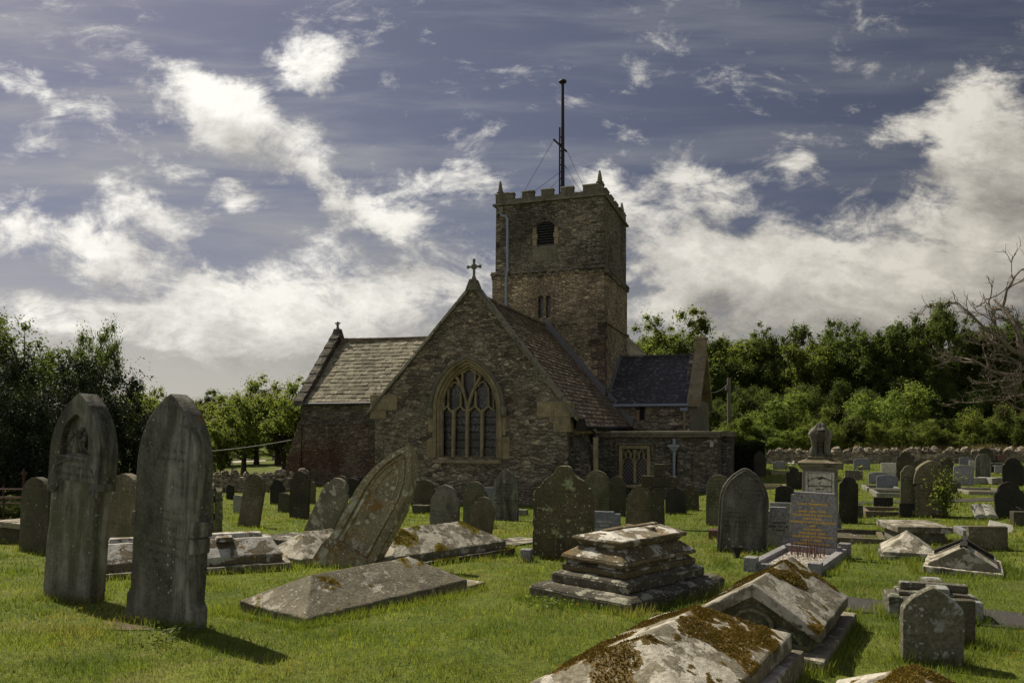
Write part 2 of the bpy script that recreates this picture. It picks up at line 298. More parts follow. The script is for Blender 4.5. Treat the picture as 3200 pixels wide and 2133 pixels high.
def mk_glass(name, kind):
    m, t = newmat(name); tc = t.n('ShaderNodeTexCoord').outputs['Object']
    if kind == 'stained':                      # leaded pictorial glass: irregular cames on dark panes
        a = t.n('ShaderNodeTexVoronoi', {'Vector': t.vm('MULTIPLY', tc, (9.5, 1, 6.5)), 'Scale': 1.0}, feature='DISTANCE_TO_EDGE').outputs['Distance']
        k = t.ramp(a, .02, .07, 1, 0)
        zone = t.ramp(t.noise(t.vm('MULTIPLY', tc, (3, 1, 2.2)), 1.0, 3), .36, .56)
        k = t.math('MULTIPLY', k, t.math('MULTIPLY', zone, .9))
        col = t.mix(k, (.006, .006, .009), (.13, .13, .155))
    else:                                      # diamond lattice
        xz = t.n('ShaderNodeSeparateXYZ', {0: tc})
        a = t.math('ADD', t.math('MULTIPLY', xz.outputs[0], 8.6), t.math('MULTIPLY', xz.outputs[2], 6.4))
        b = t.math('SUBTRACT', t.math('MULTIPLY', xz.outputs[0], 8.6), t.math('MULTIPLY', xz.outputs[2], 6.4))
        k = t.math('MAXIMUM', t.ramp(t.math('PINGPONG', a, .5), .02, .09, 1, 0), t.ramp(t.math('PINGPONG', b, .5), .02, .09, 1, 0))
        col = t.mix(k, (.006, .006, .008), (.22, .22, .25))
    finish(t, col, .35, None, .5); return m
M['stained'] = mk_glass('stained_glass', 'stained'); M['lattice'] = mk_glass('leaded_lattice_glass', 'lattice')
# ---------------------------------------------------------------- mesh helpers
def link(me, name, mat, parent=None):
    o = bpy.data.objects.new(name, me); COL.objects.link(o)
    for m in (mat if isinstance(mat, (list, tuple)) else [mat]):
        me.materials.append(M[m] if isinstance(m, str) else m)
    if parent: o.parent = parent
    return o
def tag(o, label=None, cat=None, group=None, kind=None):
    if label: o['label'] = label
    if cat: o['category'] = cat
    if group: o['group'] = group
    if kind: o['kind'] = kind
    return o
def empty(name, loc, rot=(0, 0, 0)):
    o = bpy.data.objects.new(name, None); COL.objects.link(o); o.location = loc; o.rotation_euler = rot; o.empty_display_size = .3; return o
class MB:
    def __init__(s): s.v = []; s.f = []
    def add(s, vs, fs):
        b = len(s.v); s.v += [tuple(p) for p in vs]; s.f += [tuple(i+b for i in q) for q in fs]; return s
    def hexa(s, p):   # 8 points: bottom ring 0-3 CCW, top ring 4-7
        return s.add(p, [(3, 2, 1, 0), (4, 5, 6, 7), (0, 1, 5, 4), (1, 2, 6, 5), (2, 3, 7, 6), (3, 0, 4, 7)])
    def box(s, x0, x1, y0, y1, z0, z1, tx=0.0, ty=0.0):
        return s.hexa([(x0, y0, z0), (x1, y0, z0), (x1, y1, z0), (x0, y1, z0), (x0+tx, y0+ty, z1), (x1-tx, y0+ty, z1), (x1-tx, y1-ty, z1), (x0+tx, y1-ty, z1)])
    def prism(s, o, y0, y1, inset=0.0):           # outline of (x,z) counter-clockwise seen from -y
        n = len(o)
        vs = [(x, y0, z) for x, z in o]+[(x, y1, z) for x, z in o]
        fs = [tuple(range(n)), tuple(range(2*n-1, n-1, -1))]+[(i, i+n, (i+1) % n+n, (i+1) % n) for i in range(n)]
        return s.add(vs, fs)
    def prismx(s, o, x0, x1):                     # outline of (y,z)
        n = len(o); vs = [(x0, y, z) for y, z in o]+[(x1, y, z) for y, z in o]
        fs = [tuple(range(n-1, -1, -1)), tuple(range(n, 2*n))]+[(i, (i+1) % n, (i+1) % n+n, i+n) for i in range(n)]
        return s.add(vs, fs)
    def tube(s, pts, r, n=8, cap=True):
        pts = [Vector(p) for p in pts]; rs = r if isinstance(r, (list, tuple)) else [r]*len(pts)
        b = len(s.v); up = Vector((.13, .31, .94))
        for i, p in enumerate(pts):
            d = (pts[min(i+1, len(pts)-1)]-pts[max(i-1, 0)]).normalized()
            a = d.cross(up)
            if a.length < .05: a = d.cross(Vector((1, 0, 0)))
            a.normalize(); c = d.cross(a)
            for k in range(n):
                w = 2*math.pi*k/n; s.v.append(tuple(p+(a*math.cos(w)+c*math.sin(w))*rs[i]))
        for i in range(len(pts)-1):
            for k in range(n):
                s.f.append((b+i*n+k, b+i*n+(k+1) % n, b+(i+1)*n+(k+1) % n, b+(i+1)*n+k))
        if cap: s.f += [tuple(b+k for k in range(n-1, -1, -1)), tuple(b+(len(pts)-1)*n+k for k in range(n))]
        return s
    def lathe(s, prof, n=24, c=(0, 0, 0), sq=False):
        b = len(s.v); m = len(prof)
        for r, z in prof:
            for k in range(n):
                w = 2*math.pi*(k+(.5 if n == 4 else 0))/n; s.v.append((c[0]+r*math.cos(w), c[1]+r*math.sin(w), c[2]+z))
        for i in range(m-1):
            for k in range(n): s.f.append((b+i*n+k, b+i*n+(k+1) % n, b+(i+1)*n+(k+1) % n, b+(i+1)*n+k))
        s.f += [tuple(b+k for k in range(n-1, -1, -1)), tuple(b+(m-1)*n+k for k in range(n))]
        return s
    def strip(s, pts, hw, hd, nrm=(0, 1, 0)):     # rectangular bar along a path in the wall plane
        pts = [Vector(p) for p in pts]; nrm = Vector(nrm); b = len(s.v)
        for i, p in enumerate(pts):
            d = (pts[min(i+1, len(pts)-1)]-pts[max(i-1, 0)]).normalized(); a = d.cross(nrm).normalized()
            for q in (a*hw-nrm*hd, a*hw*.45-nrm*hd*1.7, -a*hw*.45-nrm*hd*1.7, -a*hw-nrm*hd, -a*hw+nrm*hd, a*hw+nrm*hd): s.v.append(tuple(p+q))
        for i in range(len(pts)-1):
            for k in range(6): s.f.append((b+i*6+k, b+i*6+(k+1) % 6, b+(i+1)*6+(k+1) % 6, b+(i+1)*6+k))
        s.f += [tuple(b+k for k in range(5, -1, -1)), tuple(b+(len(pts)-1)*6+k for k in range(6))]
        return s
    def build(s, name, mat, parent=None, bevel=0.0, seg=2, smooth=False, cuts=0, amp=0.0, nsc=3.0, seed=0.0, maxedge=None):
        me = bpy.data.meshes.new(name); me.from_pydata(s.v, [], s.f); me.update()
        bm = bmesh.new(); bm.from_mesh(me)
        bmesh.ops.recalc_face_normals(bm, faces=bm.faces)
        if bevel:
            es = [e for e in bm.edges if len(e.link_faces) == 2 and e.calc_face_angle(0) > .45]
            bmesh.ops.bevel(bm, geom=es, offset=bevel, segments=seg, affect='EDGES', profile=.6)
        if amp:
            if cuts:
                bmesh.ops.triangulate(bm, faces=[f for f in bm.faces if len(f.verts) > 4])
                for _ in range(cuts):
                    lim = maxedge or .12
                    es = [e for e in bm.edges if e.calc_length() > lim]
                    if not es: break
                    bmesh.ops.subdivide_edges(bm, edges=es, cuts=1, use_grid_fill=True)
            sh = Vector((seed*7.3, seed*3.1, seed*11.7))
            for v in bm.verts:
                p = v.co*nsc+sh; q = v.co*nsc*4+sh
                v.co += (mnoise.noise_vector(p)+.45*mnoise.noise_vector(q))*amp
        bm.to_mesh(me); bm.free()
        if smooth:
            for p in me.polygons: p.use_smooth = True
            try: me.set_sharp_from_angle(angle=R(38))
            except Exception: pass
        return link(me, name, mat, parent)
def text(body, size, parent, loc, mat, rot=(R(90), 0, 0), align='CENTER', name='inscription', arch=0.0, spacing=1.0, lines=1.25, bold=.0012):
    cu = bpy.data.curves.new(name, 'FONT'); cu.body = body; cu.size = size; cu.align_x = align; cu.align_y = 'TOP'; cu.extrude = .0015
    cu.offset = bold; cu.space_character = spacing; cu.space_line = lines; cu.resolution_u = 2
    tmp = bpy.data.objects.new('tmp_text', cu); COL.objects.link(tmp)
    dg = bpy.context.evaluated_depsgraph_get()
    me = bpy.data.meshes.new_from_object(tmp.evaluated_get(dg)); bpy.data.objects.remove(tmp); bpy.data.curves.remove(cu)
    if arch:
        for v in me.vertices: v.co.y -= arch*v.co.x**2
    me.materials.clear()
    o = link(me, name, mat, parent); o.location = loc; o.rotation_euler = rot; return o
def npmesh(name, verts, faces_n, mat, parent=None):   # verts (N*k,3) with consecutive k-gons
    k = faces_n; n = len(verts)//k
    me = bpy.data.meshes.new(name); me.vertices.add(n*k); me.vertices.foreach_set('co', np.ascontiguousarray(verts, dtype=np.float32).ravel())
    me.loops.add(n*k); me.loops.foreach_set('vertex_index', np.arange(n*k, dtype=np.int32))
    me.polygons.add(n); me.polygons.foreach_set('loop_start', np.arange(0, n*k, k, dtype=np.int32))
    me.update(calc_edges=True); me.validate()
    return link(me, name, mat, parent)
# ---------------------------------------------------------------- church (local frame: x along the east front, y into the nave, z up)
CA = R(18.9); cc_, ss_ = math.cos(CA), math.sin(CA)
CY, CX, CZ = 26.5, (1477-1600)/F*26.5, -2.55
def V(px, py, v=0.0, dv=None):
    t = (px-CXP)/F; u = (t*(CY+v*cc_)-CX-v*ss_)/(cc_+t*ss_); Y = CY-u*ss_+v*cc_
    return Vector((u, v if dv is None else dv, (HZ-py)/F*Y-CZ))
church = empty('church', (CX, CY, CZ), (0, 0, -CA))
tag(church, 'old brown stone church with a square battlemented tower and steep gabled chancel', 'church')
def part(name, mb, mat, parent=church, **k): return mb.build(name, mat, parent, **k)
def arch_pts(cx, hw, z0, zs, za, n=10):               # pointed opening, counter-clockwise from lower left seen from -y
    rise = za-zs; Rr = (rise*rise+hw*hw)/(2*hw); pts = [(cx-hw, z0), (cx+hw, z0), (cx+hw, zs)]
    th = math.asin(rise/Rr)
    for i in range(1, n+1):
        w = th*i/n; pts.append((cx+hw-Rr+Rr*math.cos(w), zs+Rr*math.sin(w)))
    for i in range(n-1, -1, -1):
        w = th*i/n; pts.append((cx-hw+Rr-Rr*math.cos(w), zs+Rr*math.sin(w)))
    return pts
def holed_wall(name, outer, holes, y0, depth, mat, parent=church, plane='xz', thick=.9):
    bm = bmesh.new(); P = (lambda a, z, y: (a, y, z)) if plane == 'xz' else (lambda a, z, y: (y, a, z))
    es = []
    for loop in [outer]+holes:
        vs = [bm.verts.new(P(a, z, y0)) for a, z in loop]; es += [bm.edges.new((vs[i], vs[(i+1) % len(vs)])) for i in range(len(vs))]
    bmesh.ops.triangle_fill(bm, use_beauty=True, edges=es)
    for k, loop in enumerate([outer]+holes):
        d = thick if k == 0 else depth
        a = [bm.verts.new(P(x, z, y0)) for x, z in loop]; b = [bm.verts.new(P(x, z, y0+d)) for x, z in loop]; n = len(loop)
        for i in range(n): bm.faces.new((a[i], a[(i+1) % n], b[(i+1) % n], b[i]))
    bmesh.ops.remove_doubles(bm, verts=bm.verts, dist=1e-4)
    bmesh.ops.recalc_face_normals(bm, faces=bm.faces)
    me = bpy.data.meshes.new(name); bm.to_mesh(me); bm.free(); return link(me, name, mat, parent)
def tile_roof(name, mat, e0, e1, r0, r1, rows, cols, th=.02, jit=.3, lap=1.35, clip=None):
    e0, e1, r0, r1 = map(Vector, (e0, e1, r0, r1)); mb = MB(); nrm = (e1-e0).cross(r0-e0).normalized()
    if nrm.z < 0: nrm = -nrm
    under = [e0-nrm*.03, e1-nrm*.03, r1-nrm*.03, r0-nrm*.03]
    mb.add([tuple(p) for p in under], [(0, 1, 2, 3)])
    for i in range(rows):
        a = i/rows; b = min(1.0, (i+lap)/rows); off = random.random() if i % 2 else .5*random.random()
        cuts = [0.0]; x = off/cols
        while x < 1: cuts.append(x); x += (1+random.uniform(-jit, jit))/cols
        cuts.append(1.0)
        for j in range(len(cuts)-1):
            if cuts[j+1]-cuts[j] < .15/cols: continue
            g = .004/max((e1-e0).length, 1); s0, s1 = cuts[j]+g, cuts[j+1]-g
            da = random.uniform(-.10, .06)/rows; lift = th*random.uniform(.7, 1.5)
            def pt(s, w, h): return e0.lerp(e1, s).lerp(r0.lerp(r1, s), w)+nrm*h
            lo, hi = max(a+da, -.01), b
            if clip and not clip(pt((s0+s1)/2, a, 0)): continue
            tl = random.uniform(-.3, .3)*th
            mb.add([pt(s0, lo, lift*1.3+tl), pt(s1, lo, lift*1.3-tl), pt(s1, hi, .004), pt(s0, hi, .004), pt(s0, lo, lift*.1), pt(s1, lo, lift*.1)],
                   [(0, 1, 2, 3), (4, 5, 1, 0), (4, 0, 3), (5, 2, 1)])
    return mb.build(name, mat, church)
# --- chancel gable wall with the great window
WC = -.2
gable_outline = [(-3.72, -.3), (3.32, -.3), (3.32, 2.95), (3.55, 3.02), (.02, 7.5), (-3.8, 3.3), (-3.72, 3.0)]
holed_wall('chancel_wall', gable_outline, [arch_pts(WC, 1.14, 1.62, 3.27, 4.92)], 0, .42, 'gable')
sidew = MB(); sidew.box(-3.70, -2.9, .9, 8.4, -.3, 3.0); part('chancel_side_wall', sidew, 'gable'); sidew = MB(); sidew.box(2.55, 3.30, .9, 8.9, -.3, 2.72)
part('chancel_side_wall', sidew, 'gable')
q = MB()                                             # dressed kneelers
q.box(-3.93, -2.86, -.035, .6, 3.28, 3.83, 0); q.box(-3.93, -3.3, -.035, .6, 2.98, 3.277)
part('kneeler', q, 'dressed', bevel=.015, amp=.006); q = MB()
q.box(2.3, 3.44, -.035, .6, 3.0, 3.5, 0); q.box(2.86, 3.44, -.035, .6, 2.5, 2.997)
part('kneeler', q, 'dressed', bevel=.015, amp=.006)
q = MB(); z = 2.46
for i in range(9):
    h = random.uniform(.22, .34); z -= h; w = random.uniform(.3, .62)
    if z < -.2: break
    q.box(3.34-w, 3.345, -.02, .5, z, z+h-.012)
part('quoins', q, 'gable', bevel=.012, amp=.006); q = MB()
z = 2.9
for i in range(9):
    h = random.uniform(.24, .36); z -= h; w = random.uniform(.25, .5)
    if z < -.2: break
    q.box(-3.745, -3.74+w, -.02, .5, z, z+h-.012)
part('quoins', q, 'gable', bevel=.012, amp=.006)
q = MB()                                             # raking coping
for s in (-1, 1):
    a = Vector((0.0, 0, 7.62)); b = Vector((-4.05, 0, 3.25)) if s < 0 else Vector((3.68, 0, 3.02))
    n = 7
    for i in range(n):
        p, r = a.lerp(b, i/n+.002), a.lerp(b, (i+1)/n-.003); dz = .17
        q.hexa([(p.x, -.10, p.z-dz), (r.x, -.10, r.z-dz), (r.x, .38, r.z-dz), (p.x, .38, p.z-dz), (p.x, -.06, p.z), (r.x, -.06, r.z), (r.x, .38, r.z), (p.x, .38, p.z)] if s > 0 else
               [(r.x, -.10, r.z-dz), (p.x, -.10, p.z-dz), (p.x, .38, p.z-dz), (r.x, .38, r.z-dz), (r.x, -.06, r.z), (p.x, -.06, p.z), (p.x, .38, p.z), (r.x, .38, r.z)])
q.box(-.24, .24, -.12, .36, 7.32, 7.72, .14, .05)
part('coping', q, 'dressedgrey', bevel=.012, amp=.008)
q = MB()                                             # gable cross
q.box(-.08, .08, .05, .21, 7.7, 7.84, .03, .03); q.box(-.035, .035, .09, .17, 7.83, 8.36)
q.box(-.22, .22, .095, .165, 8.13, 8.195)
for cx, cz in ((-.22, 8.163), (.22, 8.163), (0, 8.39)):
    q.lathe([(.015, -.065), (.05, -.035), (.058, 0), (.05, .035), (.015, .065)], 8, (cx, .13, cz))
for sx in (-1, 1):
    for sz in (-1, 1): q.box(min(sx*.045, sx*.09), max(sx*.045, sx*.09), .10, .16, 8.163+sz*.06-.02, 8.163+sz*.06+.02)
part('gable_cross', q, 'dressedgrey', bevel=.012, amp=.005)
# great east window
win = MB()
for off, y, hw, hd in ((.07, -.015, .07, .05), (-.03, .10, .055, .06), (-.10, .20, .05, .06)):
    ap = arch_pts(WC, 1.14+off, 1.62, 3.27, 4.92+off*1.35, 14)
    win.strip([(x, y, z) for x, z in ap[1:]+[ap[0]]], hw, hd)
window = part('great_window', win, 'dressed', amp=.004)
tag(window, 'tall pointed east window with stone tracery')
h = MB(); ap = arch_pts(WC, 1.33, 3.27, 3.28, 5.05, 14)
h.strip([(x, -.05, z) for x, z in ap[1:]+[ap[0]]], .055, .06); part('hood_mould', h, 'dressedgrey', window, amp=.006)
for cx in (WC-1.36, WC+1.36):
    h = MB(); h.lathe([(.03, -.17), (.09, -.12), (.11, -.02), (.12, .06), (.09, .15), (.03, .18)], 10, (cx, -.09, 3.18)); h.box(cx-.05, cx+.05, -.22, -.12, 3.1, 3.2, .02, .02)
    part('corbel_head', h, 'dressedgrey', window, amp=.025, nsc=14, smooth=True)
s_ = MB(); s_.hexa([(WC-1.28, -.08, 1.44), (WC+1.28, -.08, 1.44), (WC+1.28, .42, 1.44), (WC-1.28, .42, 1.44), (WC-1.28, -.05, 1.55), (WC+1.28, -.05, 1.55), (WC+1.2, .42, 1.70), (WC-1.2, .42, 1.70)])
part('window_sill', s_, 'dressed', window, bevel=.01)
for x0, x1, z0, z1 in ((-1.72, -1.36, 1.62, 2.25), (-1.66, -1.38, 2.5, 3.0), (.99, 1.34, 1.6, 2.35), (1.0, 1.2, 2.4, 3.0)):
    j = MB(); j.box(x0, x1, -.025, .2, z0, z1); part('jamb_block', j, 'dressed', window, bevel=.012, amp=.006)
def P6(x, y, v=.27): return V(1300+x/3.486, 1050+y/3.486, v)
tr = MB()
VW = .27
for x in (415, 563, 725): tr.strip([P6(x-10 if x == 415 else x-5, 1318), P6(x, 850), P6(x, 800)], .058, .06)
tr.strip([P6(563, 860), P6(562, 760), P6(545, 680), P6(510, 570), P6(470, 490), P6(432, 430)], .05, .055)
tr.strip([P6(566, 860), P6(575, 760), P6(595, 680), P6(625, 600), P6(660, 530), P6(712, 435)], .05, .055)
for a in ([(290, 810), (320, 785), (345, 762), (370, 800), (410, 832)], [(410, 838), (440, 800), (490, 765), (520, 800), (556, 815)], [(585, 810), (615, 785), (650, 762), (680, 795), (722, 832)], [(722, 838), (750, 800), (795, 765), (825, 790), (868, 815)]):
    tr.strip([P6(*p) for p in a], .036, .05)
for x, ya, yb in ((357, 770, 560), (492, 770, 600), (510, 560, 380), (648, 560, 380), (655, 770, 600), (795, 770, 560), (305, 790, 690), (850, 790, 690)):
    tr.strip([P6(x, ya), P6(x, yb)], .032, .05)
for a in ([(375, 560), (400, 520), (430, 500), (460, 520), (480, 550)], [(525, 400), (550, 372), (583, 355), (615, 372), (640, 400)], [(680, 550), (700, 515), (732, 495), (765, 515), (785, 560)],
          [(440, 430), (500, 400), (580, 320)], [(580, 320), (650, 390), (712, 435)]):
    tr.strip([P6(*p) for p in a], .03, .05)
part('tracery', tr, 'dressed', window, amp=.003)
b = MB()
for yy in (885, 965, 1045, 1130, 1215):
    b.tube([P6(285, yy, .31), P6(865, yy-6, .31)], .014, 6)
part('saddle_bar', b, 'iron', window)
gl = MB(); ap = arch_pts(WC, 1.16, 1.6, 3.27, 4.95); gl.prism(ap, .36, .40); part('stained_glass', gl, 'stained', window)
# --- chancel roof
tile_roof('chancel_roof', 'tilebrown', (3.85, .36, 2.70), (3.85, 8.98, 2.70), (0, .36, 7.26), (0, 8.98, 7.26), 30, 52, .028)
tile_roof('chancel_roof', 'tilebrown', (-4.0, 8.4, 3.05), (-4.0, .36, 3.05), (0, 8.4, 7.26), (0, .36, 7.26), 22, 30, .028)
rd = MB()
for i in range(22): rd.prism([(-.13, 7.20), (.13, 7.20), (.09, 7.31), (0, 7.36), (-.09, 7.31)], .38+i*.37, .38+i*.37+.36)
part('ridge_tile', rd, 'tilebrown', amp=.008)
g = MB(); g.box(3.70, 3.84, .30, 8.9, 2.56, 2.66); g.tube([(3.88, .25, 2.66), (3.88, 8.95, 2.66)], .065, 10); g.box(3.55, 3.9, .2, .33, 2.55, 2.95, .05)
part('gutter', g, 'iron', bevel=.01)
rf = MB()
for i in range(16): rf.box(3.31, 3.78, .5+i*.34, .58+i*.34, 2.45, 2.62)
part('rafter_end', rf, 'dressed')
d = MB()                                              # rough stair projection on the south east corner
d.prism([(3.3, -.3), (4.05, -.3), (4.02, 1.3), (3.9, 2.0), (3.55, 2.32), (3.3, 2.4)], .32, 1.4); part('corner_buttress', d, 'vestry', amp=.04, cuts=4, maxedge=.25, nsc=2.5)
d = MB(); d.box(4.07, 4.2, .55, .75, -.3, 2.32); part('corner_pilaster', d, 'dressed', bevel=.01)
# --- tower
tw = MB()
holed_wall('tower_wall', [(-2.46, -.3), (2.72, -.3), (2.70, 9.55), (-2.44, 9.55)], [[(-.28, 7.56), (-.02, 7.56), (-.02, 8.52), (-.28, 8.52)], [(.10, 7.56), (.36, 7.56), (.36, 8.52), (.10, 8.52)]], 8.5, .25, 'towerlow', thick=5.45)
ha = [(-.36, 10.80), (.50, 10.80)]+[(.07+.43*math.cos(w), 11.55+.30*math.sin(w)) for w in [i*math.pi/10 for i in range(11)]]
holed_wall('tower_wall', [(-2.30, 9.56), (2.68, 9.56), (2.66, 12.78), (-2.26, 12.78)], [ha], 8.53, .3, 'towerup', thick=5.3)
def side_wall(y0, y1, z0, z1, x, holes, mat):
    holed_wall('tower_wall', [(y0, z0), (y1, z0), (y1, z1), (y0, z1)], holes, x, -.25, mat, plane='yz', thick=-.05)
side_wall(8.54, 13.9, -.3, 9.55, 2.735, [[(10.85, 7.25), (11.25, 7.25), (11.25, 8.75), (10.85, 8.75)]], 'towerlow')
side_wall(8.56, 13.82, 9.56, 12.78, 2.70, [[(10.95, 10.6), (11.4, 10.6), (11.4, 11.7), (11.18, 11.9), (10.95, 11.7)]], 'towerup')
vd = MB(); vd.box(-.5, .6, 8.72, 8.76, 7.4, 8.7); vd.box(2.40, 2.46, 10.7, 11.5, 7.1, 8.9); vd.box(2.40, 2.46, 10.8, 11.6, 10.4, 12.0); vd.box(-.6, .7, 8.80, 8.83, 10.6, 12.0)
part('window_void', vd, 'void')
def tower_window(name, mb, mat): return part(name, mb, mat, bevel=.008, amp=.004)
bparts = []
for s in (-1, 1):
    bw = MB(); bparts.append(bw); x = .07+s*.50
    for z0, z1, w in ((10.8, 11.08, .12), (11.1, 11.32, .16), (11.33, 11.58, .10)): bw.box(x-w*.8, x+w*.8, 8.50, 8.62, z0, z1)
belfry = tower_window('belfry_window', bparts[0], 'dressed'); bparts[1].build('window_jamb', 'dressed', belfry, bevel=.008, amp=.004); tag(belfry, 'louvred belfry opening')
bw = MB()
for i in range(17):
    w0, w1 = math.pi*i/17+.01, math.pi*(i+1)/17-.01
    a = lambda w, r, rz: (.07+r*math.cos(w), 11.56+rz*math.sin(w))
    (x0, z0), (x1, z1), (x2, z2), (x3, z3) = a(w0, .46, .33), a(w0, .74, .62), a(w1, .74, .62), a(w1, .46, .33)
    bw.hexa([(x0, 8.505, z0), (x1, 8.505, z1), (x1, 8.7, z1), (x0, 8.7, z0), (x3, 8.505, z3), (x2, 8.505, z2), (x2, 8.7, z2), (x3, 8.7, z3)])
part('voussoirs', bw, 'towerup', belfry)
lv = MB()
for i in range(9):
    z = 10.84+i*.115; lv.hexa([(-.4, 8.60, z), (.54, 8.60, z), (.54, 8.78, z+.1), (-.4, 8.78, z+.1), (-.4, 8.60, z+.02), (.54, 8.60, z+.02), (.54, 8.78, z+.12), (-.4, 8.78, z+.12)])
part('louvre', lv, 'louvre', belfry)
cl = MB(); cl.box(-.52, .60, 8.505, 8.60, 10.1, 10.78); part('cement_patch', cl, 'dressedgrey', belfry, amp=.01, cuts=2)
lw = MB()
for x in (-.30, .39): lw.box(x-.07, x+.05, 8.47, 8.6, 7.5, 8.58)
lw.box(-.37, .44, 8.47, 8.6, 8.54, 8.66); lw.box(-.02, .10, 8.48, 8.65, 7.56, 8.54)
twin = tower_window('twin_window', lw, 'towerlow'); tag(twin, 'small twin light window')
for x0 in (-.28, .10):
    p = MB(); p.box(x0, x0+.26, 8.68, 8.70, 7.56, 8.52); part('lattice_pane', p, 'stained', twin)
    p = MB(); p.box(x0, x0+.26, 8.655, 8.675, 8.02, 8.06); part('glazing_bar', p, 'lead', twin)
for z, e, mat in ((7.22, .06, 'towerlow'), (12.72, .10, 'dressedgrey')):
    st = MB(); x0, x1 = (-2.5, 2.78) if z < 9 else (-2.30, 2.70)
    st.box(x0-e, x1+e, 8.5-e, 13.95+e, z, z+.10, .0, .0); part('string_course', st, mat, bevel=.03, amp=.008, cuts=4, maxedge=.5)
cb = MB()
cb.box(-2.54, 2.86, 8.40, 14.0, 9.60, 9.74, .05, .05)
for i in range(13):
    x = -2.45+i*.43+random.uniform(-.04, .04); w = random.uniform(.16, .24); hh = random.uniform(.16, .24); cb.box(x, x+w, 8.40+random.uniform(0, .03), 8.55, 9.60-hh, 9.6, .0, .0)
for i in range(13):
    y = 8.6+i*.42+random.uniform(-.04, .04); cb.box(2.68, 2.85, y, y+.2, 9.60-random.uniform(.16, .24), 9.6)
part('corbel_table', cb, 'towerup', bevel=.025, amp=.018, cuts=1, nsc=5)
pr = MB()
def parapet_side(fn, n, L, first):
    pass
pr.box(-2.28, 2.68, 8.50, 8.78, 12.82, 13.0); pr.box(2.40, 2.68, 8.78, 13.9, 12.82, 13.0); pr.box(-2.28, -2.0, 8.78, 13.9, 12.82, 13.0); pr.box(-2.0, 2.4, 13.62, 13.9, 12.82, 13.0)
mer = [(-2.28, -1.42), (-1.02, -.48), (-.12, .42), (.80, 1.34), (1.78, 2.68)]
for a, b_ in mer:
    pr.box(a, b_, 8.50, 8.78, 13.003, 13.24); pr.box(a, b_, 13.62, 13.9, 13.003, 13.24)
for a, b_ in ((9.25, 9.85), (10.3, 10.9), (11.35, 11.95), (12.4, 13.0)):
    pr.box(2.40, 2.68, a, b_, 13.003, 13.24); pr.box(-2.28, -2.0, a, b_, 13.003, 13.24)
par = part('parapet', pr, 'dressedgrey', bevel=.012, amp=.008)
cpn = MB()
for a, b_ in mer:
    for y in (8.5, 13.62): cpn.box(a-.03, b_+.03, y-.04, y+.32, 13.243, 13.31, .02, .05)
for a, b_ in ((9.25, 9.85), (10.3, 10.9), (11.35, 11.95), (12.4, 13.0)):
    cpn.box(2.36, 2.72, a-.03, b_+.03, 13.243, 13.31, .05, .02)
part('merlon_coping', cpn, 'dressedgrey', par, bevel=.01)
for x, y in ((-2.10, 8.66), (2.5, 8.66), (2.5, 13.74), (-2.1, 13.74)):
    pn = MB(); pn.lathe([(.15, 0), (.15, .08), (.18, .10), (.18, .14), (.12, .17), (.105, .28), (.07, .52), (.045, .58), (.06, .61), (.015, .66)], 8, (x, y, 13.24))
    part('pinnacle', pn, 'dressedgrey', amp=.01)
rb = MB(); rb.box(-2.0, 2.4, 8.78, 13.62, 12.6, 12.86); part('tower_roof', rb, 'lead')
# quoins of the tower
q = MB()
for z0, z1, x0, x1 in ((-.2, 7.2, -2.46, 2.735), (7.35, 9.4, -2.45, 2.72), (9.8, 12.6, -2.29, 2.69)):
    q = MB(); z = z0; k = 0
    while z < z1:
        h = random.uniform(.2, .36); a, b_ = (random.uniform(.5, .75), random.uniform(.25, .4)) if k % 2 else (random.uniform(.25, .38), random.uniform(.5, .7))
        q.box(x1-a, x1+.015, 8.485, 8.5+b_, z, z+h-.015); k += 1; z += h
    part('quoins', q, 'transept' if z1 < 7.3 else 'towerlow' if z1 < 9.5 else 'towerup', bevel=.015, amp=.012)
# flagpole with topmast stay wires
fp = MB(); fx, fy = .14, 11.2
fp.tube([(fx, fy, 12.8), (fx, fy, 19.1)], [.10, .07], 10)
flag = part('flagpole', fp, 'iron', smooth=True)
k = MB(); k.lathe([(.03, 0), (.16, .03), (.2, .08), (.16, .14), (.03, .16)], 12, (fx, fy, 19.1)); part('truck_cap', k, 'iron', flag)
k = MB(); k.tube([(fx-.14, fy-.05, 13.6), (fx-.13, fy-.05, 17.0)], .04, 6); k.tube([(fx-.42, fy-.12, 16.45), (fx+.18, fy+.1, 15.85)], .045, 6)
for i in range(9): k.tube([(fx-.16, fy-.05, 13.9+i*.33), (fx-.03, fy, 13.9+i*.33)], .03, 5)
part('halyard_board', k, 'iron', flag)
w = MB()
for a, b_ in (((fx-.42, fy-.1, 16.4), (-1.3, 9.0, 13.1)), ((fx-.1, fy, 14.9), (-1.25, 9.0, 13.0)), ((fx-.1, fy, 14.6), (-.4, 9.0, 13.0)), ((fx+.18, fy+.1, 15.9), (1.8, 9.2, 13.1)), ((fx+.1, fy, 15.2), (1.55, 9.2, 13.1)), ((fx+.1, fy, 15.15), (1.65, 9.1, 13.1))):
    w.tube([a, b_], .011, 4)
part('stay_wire', w, 'wire', flag)
